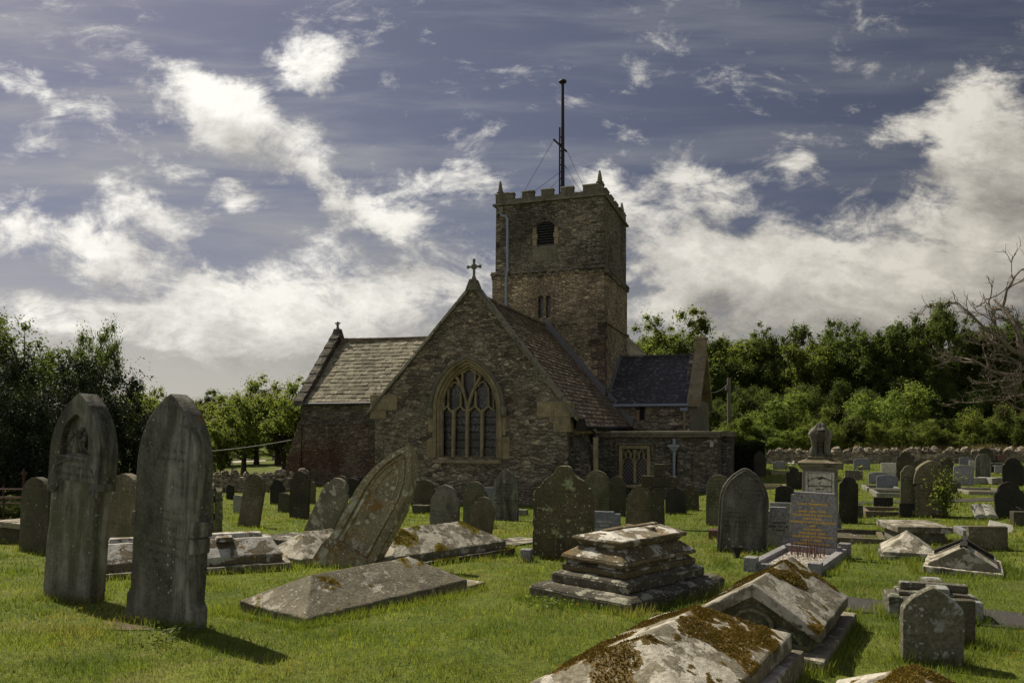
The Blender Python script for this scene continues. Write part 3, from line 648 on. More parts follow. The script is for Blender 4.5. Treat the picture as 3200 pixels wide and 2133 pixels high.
# tower downpipe
dp = MB(); dp.tube([(-1.98, 8.34, 12.32), (-1.95, 8.33, 12.25), (-1.72, 8.32, 12.18), (-1.66, 8.34, 12.05), (-1.66, 8.36, 9.85), (-1.72, 8.32, 9.4), (-1.74, 8.36, 6.6)], .06, 10)
for z in (12.05, 10.6, 9.75, 8.9, 8.2): dp.tube([(-1.66 if z > 9.7 else -1.735, 8.35, z-.04), (-1.66 if z > 9.7 else -1.735, 8.35, z+.04)], .08, 10)
pipe = part('downpipe', dp, 'pipe', smooth=True)
hp = MB(); hp.box(-2.14, -1.86, 8.26, 8.5, 12.30, 12.42); hp.box(-2.1, -1.9, 8.40, 8.52, 12.42, 12.66); part('hopper', hp, 'dressedgrey', pipe, bevel=.01)
# lead flashing where the chancel roof meets the tower
fl = MB()
def raked(a, b_, w, y): fl.add([(a[0], y, a[1]-.02), (b_[0], y, b_[1]-.02), (b_[0]+w*.25, y, b_[1]+w), (a[0]+w*.25, y, a[1]+w), (a[0], y+.3, a[1]-.02), (b_[0], y+.3, b_[1]-.02), (b_[0]+w*.25, y+.3, b_[1]+w), (a[0]+w*.25, y+.3, a[1]+w)], [(0, 1, 2, 3), (3, 2, 6, 7), (0, 4, 5, 1), (0, 3, 7, 4), (1, 5, 6, 2)])
raked((.05, 7.22), (2.74, 4.06), .30, 8.44); part('lead_flashing', fl, 'lead'); fl = MB(); raked((2.76, 4.02), (3.86, 2.76), .26, 8.93)
part('lead_flashing', fl, 'lead')
# --- left transept
TL = MB(); TL.box(-12.42, -2.5, 8.3, 14.5, -.4, 4.02)
part('transept_wall', TL, 'transept')
ge = MB(); ge.prismx([(8.3, 4.02), (14.5, 4.02), (11.4, 7.35)], -12.40, -11.9); part('transept_gable', ge, 'transept')
up = MB(); up.box(-12.44, -3.7, 8.27, 8.3, 2.85, 4.0); part('wall_band', up, 'vestry')
bt = MB(); bt.prism([(-13.75, -.4), (-12.4, -.4), (-12.4, 3.1), (-12.55, 2.95), (-13.0, 1.7), (-13.4, .5)], 8.22, 9.6); part('battered_buttress', bt, 'transept', amp=.04, cuts=4, maxedge=.3, nsc=2)
tile_roof('transept_roof', 'tilepale', (-12.1, 8.05, 3.93), (-2.6, 8.05, 3.93), (-12.1, 11.4, 7.30), (-2.6, 11.4, 7.30), 17, 27, .024, .25)
bk = MB(); bk.add([(-12.1, 14.7, 3.95), (-2.6, 14.7, 3.95), (-2.6, 11.4, 7.28), (-12.1, 11.4, 7.28)], [(0, 1, 2, 3)]); part('transept_roof_back', bk, 'tileslate')
rd = MB()
for i in range(20): 
    sag = -.09*math.sin(math.pi*(i+.5)/20); rd.prism([(-12.05+i*.47, 7.2+sag), (-12.05+i*.47+.46, 7.2+sag), (-12.05+i*.47+.46, 7.44+sag), (-12.05+i*.47, 7.44+sag)], 11.26, 11.54)
part('transept_ridge', rd, 'tilebrown', bevel=.03)
gt = MB(); gt.tube([(-12.2, 8.0, 3.86), (-3.6, 8.0, 3.86)], .06, 8); part('gutter', gt, 'lead')
cp = MB()
for i in range(8):
    a, b_ = i/8, (i+1)/8
    y0, z0, y1, z1 = 7.85+3.55*a, 3.75+3.85*a, 7.85+3.55*b_, 3.75+3.85*b_
    cp.hexa([(-12.62, y0, z0), (-12.02, y0, z0), (-12.02, y1, z1-.02), (-12.62, y1, z1-.02), (-12.55, y0, z0+.26), (-12.05, y0, z0+.26), (-12.05, y1, z1+.2), (-12.55, y1, z1+.2)])
cp.box(-12.6, -12.0, 11.2, 11.7, 7.35, 7.95, .14, .1)
part('gable_coping', cp, 'vestry', bevel=.015, amp=.01)
fn = MB(); fn.lathe([(.12, 0), (.08, .1), (.05, .18), (.1, .22), (.05, .28), (.04, .42)], 8, (-12.3, 11.45, 7.93)); fn.box(-12.44, -12.16, 11.40, 11.5, 8.22, 8.29)
part('finial', fn, 'dressedgrey', amp=.006)
# --- right transept
rt = MB(); rt.box(2.72, 6.3, 9.0, 15.0, -.3, 3.72); wl = part('transept_wall', rt, 'gable')
rt = MB(); rt.prismx([(9.0, 3.72), (15.0, 3.72), (12.0, 6.2)], 6.02, 6.29); part('transept_gable', rt, 'gable')
rt = MB(); rt.box(6.3, 6.62, 9.0, 15.0, -.3, 3.9); part('transept_end_wall', rt, 'dressedgrey')
tile_roof('transept_roof', 'tileslate', (2.74, 8.78, 3.72), (6.25, 8.78, 3.72), (2.74, 12, 6.02), (6.25, 12, 6.02), 24, 24, .012, .12)
bk = MB(); bk.add([(2.74, 15.2, 3.7), (6.25, 15.2, 3.7), (6.25, 12, 6.0), (2.74, 12, 6.0)], [(0, 1, 2, 3)]); part('transept_roof_back', bk, 'tileslate')
rd = MB()
for i in range(9): rd.box(2.76+i*.39, 2.76+i*.39+.38, 11.88, 12.12, 5.98, 6.10)
part('transept_ridge', rd, 'tileslate', bevel=.03)
cp = MB()
for i in range(7):
    a, b_ = i/7, (i+1)/7
    y0, z0, y1, z1 = 8.75+3.2*a, 3.55+2.45*a, 8.75+3.2*b_, 3.55+2.45*b_
    cp.hexa([(6.22, y0, z0), (6.78, y0, z0), (6.78, y1, z1-.02), (6.22, y1, z1-.02), (6.22, y0, z0+.3), (6.78, y0, z0+.3), (6.78, y1, z1+.25), (6.22, y1, z1+.25)])
    y0, y1 = 15.25-3.2*a, 15.25-3.2*b_
    cp.hexa([(6.22, y0, z0), (6.22, y1, z1-.02), (6.78, y1, z1-.02), (6.78, y0, z0), (6.22, y0, z0+.3), (6.22, y1, z1+.25), (6.78, y1, z1+.25), (6.78, y0, z0+.3)])
cp.box(6.24, 6.76, 11.75, 12.25, 6.0, 6.72); cp.box(6.2, 6.8, 11.7, 12.3, 6.72, 6.84, .06, .06)
part('gable_coping', cp, 'dressed', bevel=.015, amp=.008)
gt = MB(); gt.tube([(2.75, 8.72, 3.64), (6.3, 8.72, 3.64)], .07, 8); part('gutter', gt, 'pipe')
sl = MB(); sl.box(4.2, 4.4, 8.965, 9.01, 3.02, 3.62); slit = part('slit_window', sl, 'void'); tag(slit, 'narrow barred slit window')
sb = MB()
for i in range(7): sb.box(4.2, 4.4, 8.95, 8.964, 3.05+i*.085, 3.062+i*.085)
sb.box(4.29, 4.31, 8.945, 8.964, 3.02, 3.62); part('window_bar', sb, 'iron', slit)
sb = MB(); sb.box(4.45, 4.72, 8.96, 9.1, 3.28, 3.6); part('jamb_block', sb, 'dressed', slit, bevel=.01); sb = MB(); sb.box(4.05, 4.17, 8.96, 9.1, 3.0, 3.3); part('jamb_block', sb, 'dressed', slit, bevel=.01)
p2 = MB(); p2.tube([(6.1, 8.75, 3.5), (6.1, 8.8, 3.3), (6.1, 8.88, 2.4)], .06, 8); dpp = part('downpipe', p2, 'dressed')
p2 = MB(); p2.box(5.96, 6.24, 8.66, 8.9, 3.38, 3.52, -.03, -.02); part('hopper', p2, 'pipe', dpp)
fl = MB(); fl.add([(2.75, 8.75, 3.76), (2.75, 12.0, 6.08), (2.75, 12.0, 6.22), (2.75, 8.75, 3.92)], [(0, 1, 2, 3)]); fl.v = [(x+.0, y, z) for x, y, z in fl.v]
fl.add([(2.84, 8.75, 3.78), (2.84, 12.0, 6.10), (2.75, 12.0, 6.22), (2.75, 8.75, 3.92)], [(0, 1, 2, 3)]); part('lead_flashing', fl, 'lead')
# --- nave behind
nv = MB(); nv.box(-4.6, 4.9, 15.2, 27, -.3, 4.0); part('nave_wall', nv, 'towerlow')
tile_roof('nave_roof', 'tilepale', (5.2, 13.98, 3.9), (5.2, 27, 3.9), (.1, 13.98, 9.1), (.1, 27, 9.1), 26, 40, .02)
bk = MB(); bk.add([(-5.0, 13.98, 3.9), (-5.0, 27, 3.9), (.1, 27, 9.1), (.1, 13.98, 9.1)], [(0, 1, 2, 3)]); bk.prism([(-4.7, 3.9), (4.9, 3.9), (.1, 8.9)], 14.0, 14.2); part('nave_gable', bk, 'towerlow')
# --- vestry
vs = MB(); vs.box(7.2, 7.82, 3.52, 9.0, -.3, 2.32)
holed_wall('vestry_wall', [(3.32, -.3), (7.82, -.3), (7.82, 2.32), (3.32, 2.32)], [[(4.46, .66), (5.40, .66), (5.40, 1.86), (4.46, 1.86)]], 3.5, .28, 'vestry', thick=.4)
part('vestry_side_wall', vs, 'vestry')
vs = MB(); vs.box(7.83, 8.14, 6.3, 9.4, -.3, 2.3); part('vestry_buttress', vs, 'vestry', amp=.015, cuts=2, maxedge=.4); vs = MB(); vs.box(7.5, 7.84, 3.46, 3.9, -.3, 2.31); part('vestry_buttress', vs, 'vestry', amp=.015, cuts=2, maxedge=.4)
vp = MB(); vp.box(3.34, 7.94, 3.36, 3.86, 2.325, 2.42, .0, .03); vp.box(3.34, 7.96, 3.32, 3.9, 2.424, 2.53, .0, .02); vp.box(7.5, 7.96, 3.9, 9.3, 2.33, 2.53); vp.box(7.96, 8.2, 6.2, 9.4, 2.31, 2.5)
part('vestry_parapet', vp, 'dressedgrey', bevel=.018, amp=.01, cuts=2, maxedge=.5)
vr = MB(); vr.box(3.34, 7.5, 3.9, 9.0, 2.2, 2.4); part('vestry_roof', vr, 'lead')
pl = MB(); pl.box(6.48, 6.95, 3.30, 3.5, -.3, 1.45); pl.hexa([(6.48, 3.30, 1.45), (6.95, 3.30, 1.45), (6.95, 3.5, 1.45), (6.48, 3.5, 1.45), (6.48, 3.48, 1.75), (6.95, 3.48, 1.75), (6.95, 3.5, 1.75), (6.48, 3.5, 1.75)])
pl.box(6.40, 7.0, 3.22, 3.5, -.3, .42); part('vestry_pilaster', pl, 'vestry', bevel=.01, amp=.01, cuts=1, maxedge=.3)
vw = MB(); xl, xr = 4.36, 5.50; xm = (xl+xr)/2
vw.box(xl, xl+.12, 3.44, 3.7, .60, 1.9); vw.box(xr-.12, xr, 3.44, 3.7, .60, 1.9); vw.box(xl, xr, 3.44, 3.7, 1.903, 2.02); vw.box(xm-.05, xm+.05, 3.5, 3.68, .62, 1.9)
vw.hexa([(xl-.03, 3.38, .50), (xr+.03, 3.38, .50), (xr+.03, 3.7, .50), (xl-.03, 3.7, .50), (xl-.03, 3.42, .56), (xr+.03, 3.42, .56), (xr+.03, 3.7, .66), (xl-.03, 3.7, .66)])
vwin = part('vestry_window', vw, 'dressed', bevel=.015); tag(vwin, 'square headed window with two lattice lights')
tr = MB()
for x in (xm-.245, xm+.245):
    w = .195
    tr.strip([(x-w, 3.6, 1.36), (x-w*.85, 3.6, 1.5), (x-.07, 3.6, 1.56), (x-.10, 3.6, 1.68), (x-.05, 3.6, 1.79), (x, 3.6, 1.84), (x+.05, 3.6, 1.79), (x+.10, 3.6, 1.68), (x+.07, 3.6, 1.56), (x+w*.85, 3.6, 1.5), (x+w, 3.6, 1.36)], .032, .06)
    tr.strip([(x-.19, 3.62, 1.84), (x-.13, 3.62, 1.7), (x-.12, 3.62, 1.6)], .02, .05); tr.strip([(x+.19, 3.62, 1.84), (x+.13, 3.62, 1.7), (x+.12, 3.62, 1.6)], .02, .05)
    for sx in (-1, 1): tr.prism([(x+sx*.2, 1.87), (x+sx*.13, 1.8), (x+sx*.16, 1.66), (x+sx*.22, 1.55)][::sx], 3.62, 3.66)
part('tracery', tr, 'dressed', vwin)
for x in (xm-.245, xm+.245):
    p = MB(); p.box(x-.21, x+.21, 3.72, 3.74, .62, 1.9); part('lattice_glass', p, 'lattice', vwin)
hm = MB(); hm.box(xl-.1, xr+.1, 3.38, 3.52, 2.03, 2.10); hm.box(xl-.12, xl-.05, 3.38, 3.52, 1.66, 2.03); hm.box(xr+.05, xr+.12, 3.38, 3.52, 1.66, 2.03); part('hood_mould', hm, 'dressedgrey', vwin, bevel=.015)
for x, zt, mat in ((6.36, 2.0, 'pipe'), (3.52, 2.42, 'pipe')):
    p = MB(); p.tube([(x, 3.36, zt-.16), (x, 3.36, -.1)], .055, 10)
    for z in (zt-.25, .9): p.tube([(x, 3.36, z-.03), (x, 3.36, z+.03)], .075, 10)
    dpp = part('downpipe', p, mat, smooth=True)
    p = MB()
    if x > 5: p.box(x-.2, x+.2, 3.2, 3.48, zt-.03, zt+.06); p.hexa([(x-.07, 3.3, zt-.2), (x+.07, 3.3, zt-.2), (x+.07, 3.44, zt-.2), (x-.07, 3.44, zt-.2), (x-.17, 3.23, zt-.03), (x+.17, 3.23, zt-.03), (x+.17, 3.47, zt-.03), (x-.17, 3.47, zt-.03)]); p.box(x-.05, x+.05, 3.36, 3.5, zt+.06, zt+.26)
    else: p.box(x-.1, x+.1, 3.26, 3.46, zt-.2, zt-.06); p.tube([(x, 3.36, zt-.1), (x+.1, 2.9, zt+.02), (3.86, 1.9, 2.5), (3.88, 1.4, 2.62)], .05, 8)
    part('hopper', p, mat, dpp, bevel=.008)
lb = MB(); lb.box(7.6, 7.72, 3.28, 3.44, 1.98, 2.16); part('wall_lamp', lb, 'pale', bevel=.01)
# ---------------------------------------------------------------- gravestones
FOOT = []
def prof(kind, w, h, a=None):
    hw = w/2; n = 12
    def arc(cx, cz, rx, rz, w0, w1, k=n): return [(cx+rx*math.cos(w0+(w1-w0)*i/k), cz+rz*math.sin(w0+(w1-w0)*i/k)) for i in range(k+1)]
    if kind == 'gothic':
        rise = (a or .8)*w; hs = h-rise; Rr = (rise*rise+hw*hw)/w; th = math.asin(min(1, rise/Rr))
        r = [(hw-Rr+Rr*math.cos(th*i/n), hs+Rr*math.sin(th*i/n)) for i in range(n+1)]
        l = [(-x, z) for x, z in r[::-1]][1:]
        return [(-hw, 0), (hw, 0)]+r+l
    if kind == 'tudor':
        rise = (a or .42)*w; xs_ = [hw*(1-i/n) for i in range(n+1)]; zz = lambda x: h-rise*(.62*(x/hw)+.38*(x/hw)**4)
        return [(-hw, 0), (hw, 0)]+[(x, zz(x)) for x in xs_]+[(-x, zz(x)) for x in xs_[::-1][1:]]
    if kind == 'round':
        rise = (a or .5)*w; return [(-hw, 0), (hw, 0)]+arc(0, h-rise, hw, rise, 0, math.pi, 2*n)
    if kind == 'camber':
        rise = (a or .12)*w; return [(-hw, 0), (hw, 0)]+[(hw*math.cos(math.pi*i/(2*n)), h-rise+rise*math.sin(math.pi*i/(2*n))) for i in range(2*n+1)]
    if kind == 'shoulder':          # round head between small stepped shoulders
        s = (a or .13)*w; rw = hw-s; hs = h-rw*.95
        return [(-hw, 0), (hw, 0), (hw, hs-s*.9), (hw-s*.35, hs-s*.25), (hw-s*.55, hs-.0)]+[(hw-s, hs+s*.1)]+arc(0, hs+s*.1, rw, h-hs-s*.1, .12, math.pi-.12, 2*n)+[(-hw+s, hs+s*.1), (-hw+s*.55, hs), (-hw+s*.35, hs-s*.25), (-hw, hs-s*.9)]
    if kind == 'scroll':            # ogee shoulders rising to a small round crest
        c = [(hw, .70*h), (hw*.95, .72*h), (hw*.90, .745*h), (hw*.88, .762*h), (hw*.76, .768*h), (hw*.75, .785*h), (hw*.72, .81*h), (hw*.66, .838*h), (hw*.57, .862*h), (hw*.46, .882*h), (hw*.36, .903*h), (hw*.295, .93*h), (hw*.26, .96*h), (hw*.23, .98*h), (hw*.14, h)]
        return [(-hw, 0), (hw, 0)]+c+[(-x, z) for x, z in c[::-1]]
    if kind == 'trefoil':
        s = .2*w; rw = hw-s*1.1; hs = h-rw*1.15
        return [(-hw, 0), (hw, 0), (hw, hs-s*.6)]+arc(hw-s*.62, hs-s*.5, s*.62, s*.7, .1, 2.3, 6)+arc(0, hs+s*.25, rw, h-hs-s*.25, .1, math.pi-.1, 2*n)+arc(-hw+s*.62, hs-s*.5, s*.62, s*.7, math.pi-2.3, math.pi-.1, 6)+[(-hw, hs-s*.6)]
    if kind == 'notch':
        s = (a or .07)*w; return [(-hw, 0), (hw, 0), (hw, h-s*1.2), (hw-s, h-s*1.1), (hw-s, h), (-hw+s, h), (-hw+s, h-s*1.1), (-hw, h-s*1.2)]
    if kind == 'stepped':
        s = (a or .2)*w; return [(-hw, 0), (hw, 0), (hw, h*.93), (hw-s, h*.93), (hw-s*1.1, h), (-hw, h)]
    if kind == 'scallop':
        return [(-hw, 0), (hw, 0), (hw, h*.9), (hw*.86, h*.93), (hw*.8, h), (hw*.4, h), (hw*.3, h*.95), (-hw*.3, h*.95), (-hw*.4, h), (-hw*.8, h), (-hw*.86, h*.93), (-hw, h*.9)]
    if kind == 'peak':
        return [(-hw, 0), (hw, 0), (hw, h*.55), (hw*1.25, h*.55), (0, h), (-hw*1.25, h*.55), (-hw, h*.55)]
    if kind == 'pent': return [(-hw, 0), (hw, 0), (hw, h*.8), (hw*.7, h*.87), (hw*.5, h), (-hw*.5, h), (-hw*.7, h*.87), (-hw, h*.8)]
    return [(-hw, 0), (hw, 0), (hw, h), (-hw, h)]
def dense(o, step=.05, jit=.004, chips=0.0):
    out = []
    for i in range(len(o)):
        a, b = Vector(o[i]), Vector(o[(i+1) % len(o)]); k = max(1, int((b-a).length/step))
        for j in range(k):
            p = a.lerp(b, j/k); d = 0
            p += Vector((random.uniform(-jit, jit), random.uniform(-jit, jit)))
            if chips and random.random() < chips: p += (Vector((0, .4*max(q[1] for q in o)))-p).normalized()*random.uniform(.004, .014)
            out.append((p.x, p.y))
    return out
def wpx(px, base, w, yaw):
    p = G(px, base); t = p.x/p.y; a = R(yaw); return w*p.y/(F*(math.cos(a)+math.sin(a)*t))
def stone(kind, cx, base, top, w, label, mat='brown', tilt=0.0, yaw=22.0, t=None, lean=0.0, name='headstone', cat='gravestone', group='old headstones in the churchyard', a=None, bury=.14, dz=0.0, bare=False):
    p = G(cx, base); wm = wpx(cx, base, w, yaw); hm = (base-top)/F*p.y/math.cos(R(tilt)); t = t or max(.07, min(.16, wm*.14))
    o = [(x, z-bury if z == 0 else z) for x, z in prof(kind, wm, hm, a)]
    o = dense(o, max(.03, wm/14), wm*.0045, .04)
    mb = MB(); mb.prism(o, -t/2, t/2)
    ob = mb.build(name, mat, None, bevel=min(.012, t*.12), smooth=True)
    ob.location = p+Vector((0, 0, dz)); ob.rotation_euler = (R(lean), R(tilt), -R(yaw))
    tag(ob, label, cat, group); ob['wm'] = wm; ob['hm'] = hm; ob['tm'] = t
    for k in ('wm', 'hm', 'tm'): pass
    if not bare: FOOT.append((p.x, p.y, wm, t, yaw))
    return ob, wm, hm, t
def facetext(ob, body, size, z, mat, t, x=0.0, **k):
    return text(body, size, ob, (x, -t/2-.0015, z), mat, **k)
S = stone
# left of the church
S('round', 112, 1724, 1490, 86, 'short round-topped stone beside the iron railings, greenish head', 'dark', 4, 24, .12)
S('round', 392, 1735, 1478, 96, 'dull brown round-topped stone standing between the two tallest pointed stones', 'brown', 3, 30, .13, a=.6)
S('round', 777, 1645, 1480, 62, 'tilted brown stone with a long pale lichen streak down its face', 'brown', 11, 22, a=.5)
ob = S('camber', 745, 1602, 1546, 30, 'small white military style stone behind the tilted streaked one', 'pale', 2, 22, group='pale modern stones')[0]
S('round', 719, 1560, 1513, 22, 'blackish stone just left of the small white stone', 'black', 2)
S('shoulder', 866, 1575, 1497, 42, 'black shouldered stone behind the stubby one near the transept', 'black', 2)
S('camber', 886, 1600, 1539, 34, 'stubby cambered stone left of the tall shouldered one', 'dark', 5)
S('shoulder', 935, 1619, 1470, 58, 'tall slim dark stone with a round head against the transept wall', 'dark', 2)
S('round', 975, 1574, 1504, 20, 'narrow stone half hidden at the right of the tall slim one', 'brown', 1)
S('shoulder', 995, 1662, 1495, 78, 'broken leaning slab splashed with white lichen', 'lichen', 28, 22, .10)
S('round', 1043, 1577, 1491, 34, 'dark rounded stone directly behind the lichen splashed leaning slab', 'dark', 2)
S('round', 1063, 1600, 1485, 44, 'blue grey rounded stone right behind the broken leaning slab', 'dark', 2)
S('camber', 1102, 1556, 1493, 38, 'low dark stone in the transept corner, left one of the pair', 'black', 0, a=.3)
S('round', 1137, 1560, 1488, 30, 'low dark stone in the transept corner, right one of the pair', 'black', 1)
S('shoulder', 1327, 1586, 1497, 62, 'broad dark stone under the gable right of the leaning pointed stone', 'dark', 1, a=.06)
S('flat', 1318, 1604, 1577, 48, 'low stone block in front of the broad dark stone', 'dark', 0, t=.25, name='footstone')
S('shoulder', 1387, 1677, 1515, 88, 'speckled grey brown stone with white lichen dots along its foot', 'grey', 3, 22, a=.12)
S('shoulder', 1484, 1645, 1504, 72, 'greenish mottled stone standing behind the small tilted one', 'green', 1)
S('shoulder', 1496, 1690, 1551, 72, 'small tilted brown stone with a dark hole near its foot', 'brown', 9, 22, a=.2)
S('flat', 1525, 1590, 1522, 34, 'slate slab half hidden left of the pointed stone with a white inscription', 'slate', 0)
ob, w, h, t = S('gothic', 1580, 1625, 1464, 78, 'pointed dark stone with a lettered pale face below the gable window', 'panel', 1, 20)
facetext(ob, 'ELIZABETH\nBELOVED WIFE\nGEORGE LEE\nFELL ASLEEP\nAGED 68\nALSO OF GEORGE LEE\nMARCH 1ST 1915', .062, h*.72, 'letters', t)
S('flat', 1634, 1612, 1591, 26, 'small pale kerb block at the right foot of the lettered pointed stone', 'grey', 0, t=.2, name='footstone')
ob, w, h, t = S('scroll', 1760, 1746, 1454, 188, 'broad brown stone with a scrolled top splashed pale green', 'splashed', .6, 14, .15, a=None)
S('flat', 1646, 1753, 1714, 32, 'stub of a grey granite post left of the scrolled stone', 'granite', 0, 14, .16, name='kerb_post', cat='kerb post', group='kerb fragments')
S('round', 1864, 1632, 1469, 76, 'large rounded green lichened stone right behind the scrolled one', 'green', 1, 18)
S('shoulder', 1927, 1612, 1486, 56, 'reddish black shouldered stone between the rounded green one and the stone cross', 'dark', 1, 18)
ob, w, h, t = S('stepped', 1893, 1682, 1597, 92, 'low blue grey granite stone with pale lettering beside the scrolled stone', 'slate', 0, 16, .1, group='pale modern stones')
facetext(ob, 'MEMORY OF\nBRIENT\nSEPTEMBER 1964\n7 YEARS', .048, h*.68, 'whiteletters', t, -.02, lines=1.5)
S('shoulder', 2000, 1650, 1513, 92, 'dark lichen speckled stone standing in front of the stone cross', 'brown', 3, 18)
S('shoulder', 2112, 1607, 1522, 66, 'plain blackened stone just right of the stone cross', 'black', 0, 18, a=.05)
S('trefoil', 2157, 1596, 1513, 54, 'lobed stone plastered with pale green lichen by the vestry', 'splashed', 0, 18)
S('round', 2245, 1641, 1482, 80, 'speckled round-topped stone left of the big pointed one', 'green', 1, 16, a=.62)
ob, w, h, t = S('gothic', 2316, 1724, 1460, 154, 'big pointed brown stone with a moulded border leaning slightly right', 'streaked', 3, 16, .17, a=.74)
bd = MB(); pts = [(x*.86, z*.965+.0) for x, z in prof('gothic', w, h, .74)]
bd.strip([(x, -t/2-.006, max(z, .02)) for x, z in pts[1:]+[pts[0]]], .014, .01); bd.build('moulded_border', 'streaked', ob)
S('flat', 2232, 1682, 1653, 34, 'fragment of red granite kerb left of the big pointed stone', 'redgranite', 0, 16, .3, name='kerb_stone', cat='kerb', group='kerb fragments')
ob, w, h, t = S('notch', 2431, 1713, 1583, 76, 'grey granite stone with black letters tucked behind the gold lettered one', 'granite', 0, 20, .1, group='pale modern stones', a=.16)
facetext(ob, 'E PARSONS\nMBER 5TH 196\n75 YEARS', .047, h*.66, 'letters', t, .01)
S('flat', 2438, 1640, 1569, 64, 'pale granite slab seen just above the black lettered one', 'granite', 0, 20, group='pale modern stones')
S('camber', 2449, 1573, 1517, 58, 'squat black stone with a lopsided rounded top left of the urn monument', 'black', 4, 20, a=.25)
# right hand field, far rows first
far = [
 ('gothic', 2297, 1461, 1412, 31, 'grey pointed stone in front of the dark hedge', 'grey'),
 ('round', 2343, 1462, 1420, 27, 'mottled rounded stone left of the tall black pointed one', 'green'),
 ('gothic', 2375, 1488, 1408, 39, 'tall black pointed stone in front of the boundary wall', 'black'),
 ('scallop', 2287, 1486, 1459, 43, 'low wide stone with a scalloped top before the hedge', 'grey'),
 ('pent', 2438, 1466, 1440, 46, 'low grey stone beside the white flowers', 'granite'),
 ('round', 2477, 1447, 1411, 34, 'black rounded stone close under the boundary wall left of the urn', 'black'),
 ('gothic', 2503, 1447, 1410, 19, 'narrow brown pointed stone touching the black rounded one at the wall', 'brown'),
 ('trefoil', 2483, 1528, 1459, 51, 'black stone with a stepped peak left of the urn monument', 'black'),
 ('gothic', 2614, 1447, 1394, 40, 'greenish pointed stone against the wall right of the urn', 'green'),
 ('round', 2621, 1466, 1428, 29, 'tan rounded stone right of the urn monument', 'tan'),
 ('camber', 2693, 1467, 1432, 51, 'wide blue grey stone with a flower pot at its foot', 'slate'),
 ('flat', 2668, 1499, 1469, 55, 'low block crusted with white lichen right of the monument', 'lichen'),
 ('flat', 2778, 1486, 1446, 49, 'low slab streaked black and white', 'marble'),
 ('camber', 2745, 1511, 1474, 62, 'low grey stone with a kerb, behind the blue grey one', 'granite'),
 ('camber', 2772, 1528, 1484, 67, 'wide low blue grey stone with a kerb in front', 'slate'),
 ('trefoil', 2828, 1502, 1410, 56, 'tall dark stone with a trefoil head near the wall', 'dark'),
 ('round', 2870, 1482, 1436, 38, 'rounded dark stone with a carved ring, peering over the ivied one', 'dark'),
 ('notch', 2891, 1446, 1418, 36, 'pale grey stone with two pillars under the wall', 'pale'),
 ('pent', 2969, 1445, 1417, 44, 'pale blue ornate stone close to the wall', 'pale'),
 ('camber', 3018, 1452, 1428, 42, 'dark blue polished stone with a curved top near the wall', 'slate'),
 ('pent', 3023, 1444, 1420, 27, 'small pale stone peeping over the dark blue one', 'pale'),
 ('shoulder', 2838, 1615, 1454, 52, 'tall narrow shouldered stone on a black base left of the ivied one', 'green'),
 ('round', 2958, 1506, 1430, 44, 'dark round-topped stone right behind the ivied one', 'dark'),
 ('camber', 3010, 1516, 1452, 64, 'wide grey granite stone with a curved top in the middle of the field', 'granite'),
 ('flat', 3039, 1466, 1438, 23, 'pale slab left of the tall round-topped brown stone', 'pale'),
 ('round', 3071, 1499, 1417, 48, 'tall round-topped stone with a pale streaked face', 'panel'),
 ('round', 3080, 1451, 1398, 49, 'big dark rounded stone rising above the boundary wall', 'dark'),
 ('peak', 3101, 1444, 1386, 17, 'small gabled monument in front of the wall at far right', 'brown'),
 ('flat', 3132, 1448, 1420, 26, 'red brown stone by the wall at far right', 'redgranite'),
 ('flat', 3115, 1476, 1437, 36, 'black polished stone with white lettering at right', 'black'),
 ('notch', 3120, 1479, 1453, 25, 'small grey shield shaped stone before the black polished one', 'granite'),
 ('shoulder', 3166, 1517, 1430, 68, 'large black shouldered stone at the right edge beside green leaves', 'black'),
 ('shoulder', 3160, 1618, 1505, 96, 'broad black lichened stone tilting left near the right edge', 'black'),
 ('flat', 2760, 1586, 1553, 61, 'low black slab with a kerbed plot beside the near path', 'black'),
 ('flat', 2978, 1537, 1510, 47, 'low dark slab right of the ivied stone', 'dark'),
]
fo = {}
for k in far:
    tilt = random.uniform(-1.5, 1.5)
    if 'tilting left' in k[5]: tilt = -5
    grp = 'pale modern stones' if k[6] in ('pale', 'slate', 'granite', 'marble') else 'old headstones in the churchyard'
    fo[k[5]] = S(*k, tilt=tilt, yaw=18, group=grp)
ob, w, h, t = fo['tall narrow shouldered stone on a black base left of the ivied one']
b = MB(); b.box(-w*.56, w*.56, -t*.8, t*.8, -.1, h*.27); b.build('base', 'black', ob, bevel=.01)
ob, w, h, t = fo['black polished stone with white lettering at right']
facetext(ob, 'IN LOVING\nMEMORY', .09, h*.85, 'whiteletters', t)
S('notch', 3150, 1512, 1480, 20, 'small granite flower post at right', 'granite', 0) if False else None
S('shoulder', 2650, 1635, 1488, 60, 'tall blackened shouldered stone close behind the urn monument at its right', 'black', 1, 18)
S('flat', 2688, 1618, 1578, 18, 'narrow dark slab at the right foot of the tall blackened shouldered stone', 'dark', 0, 18)
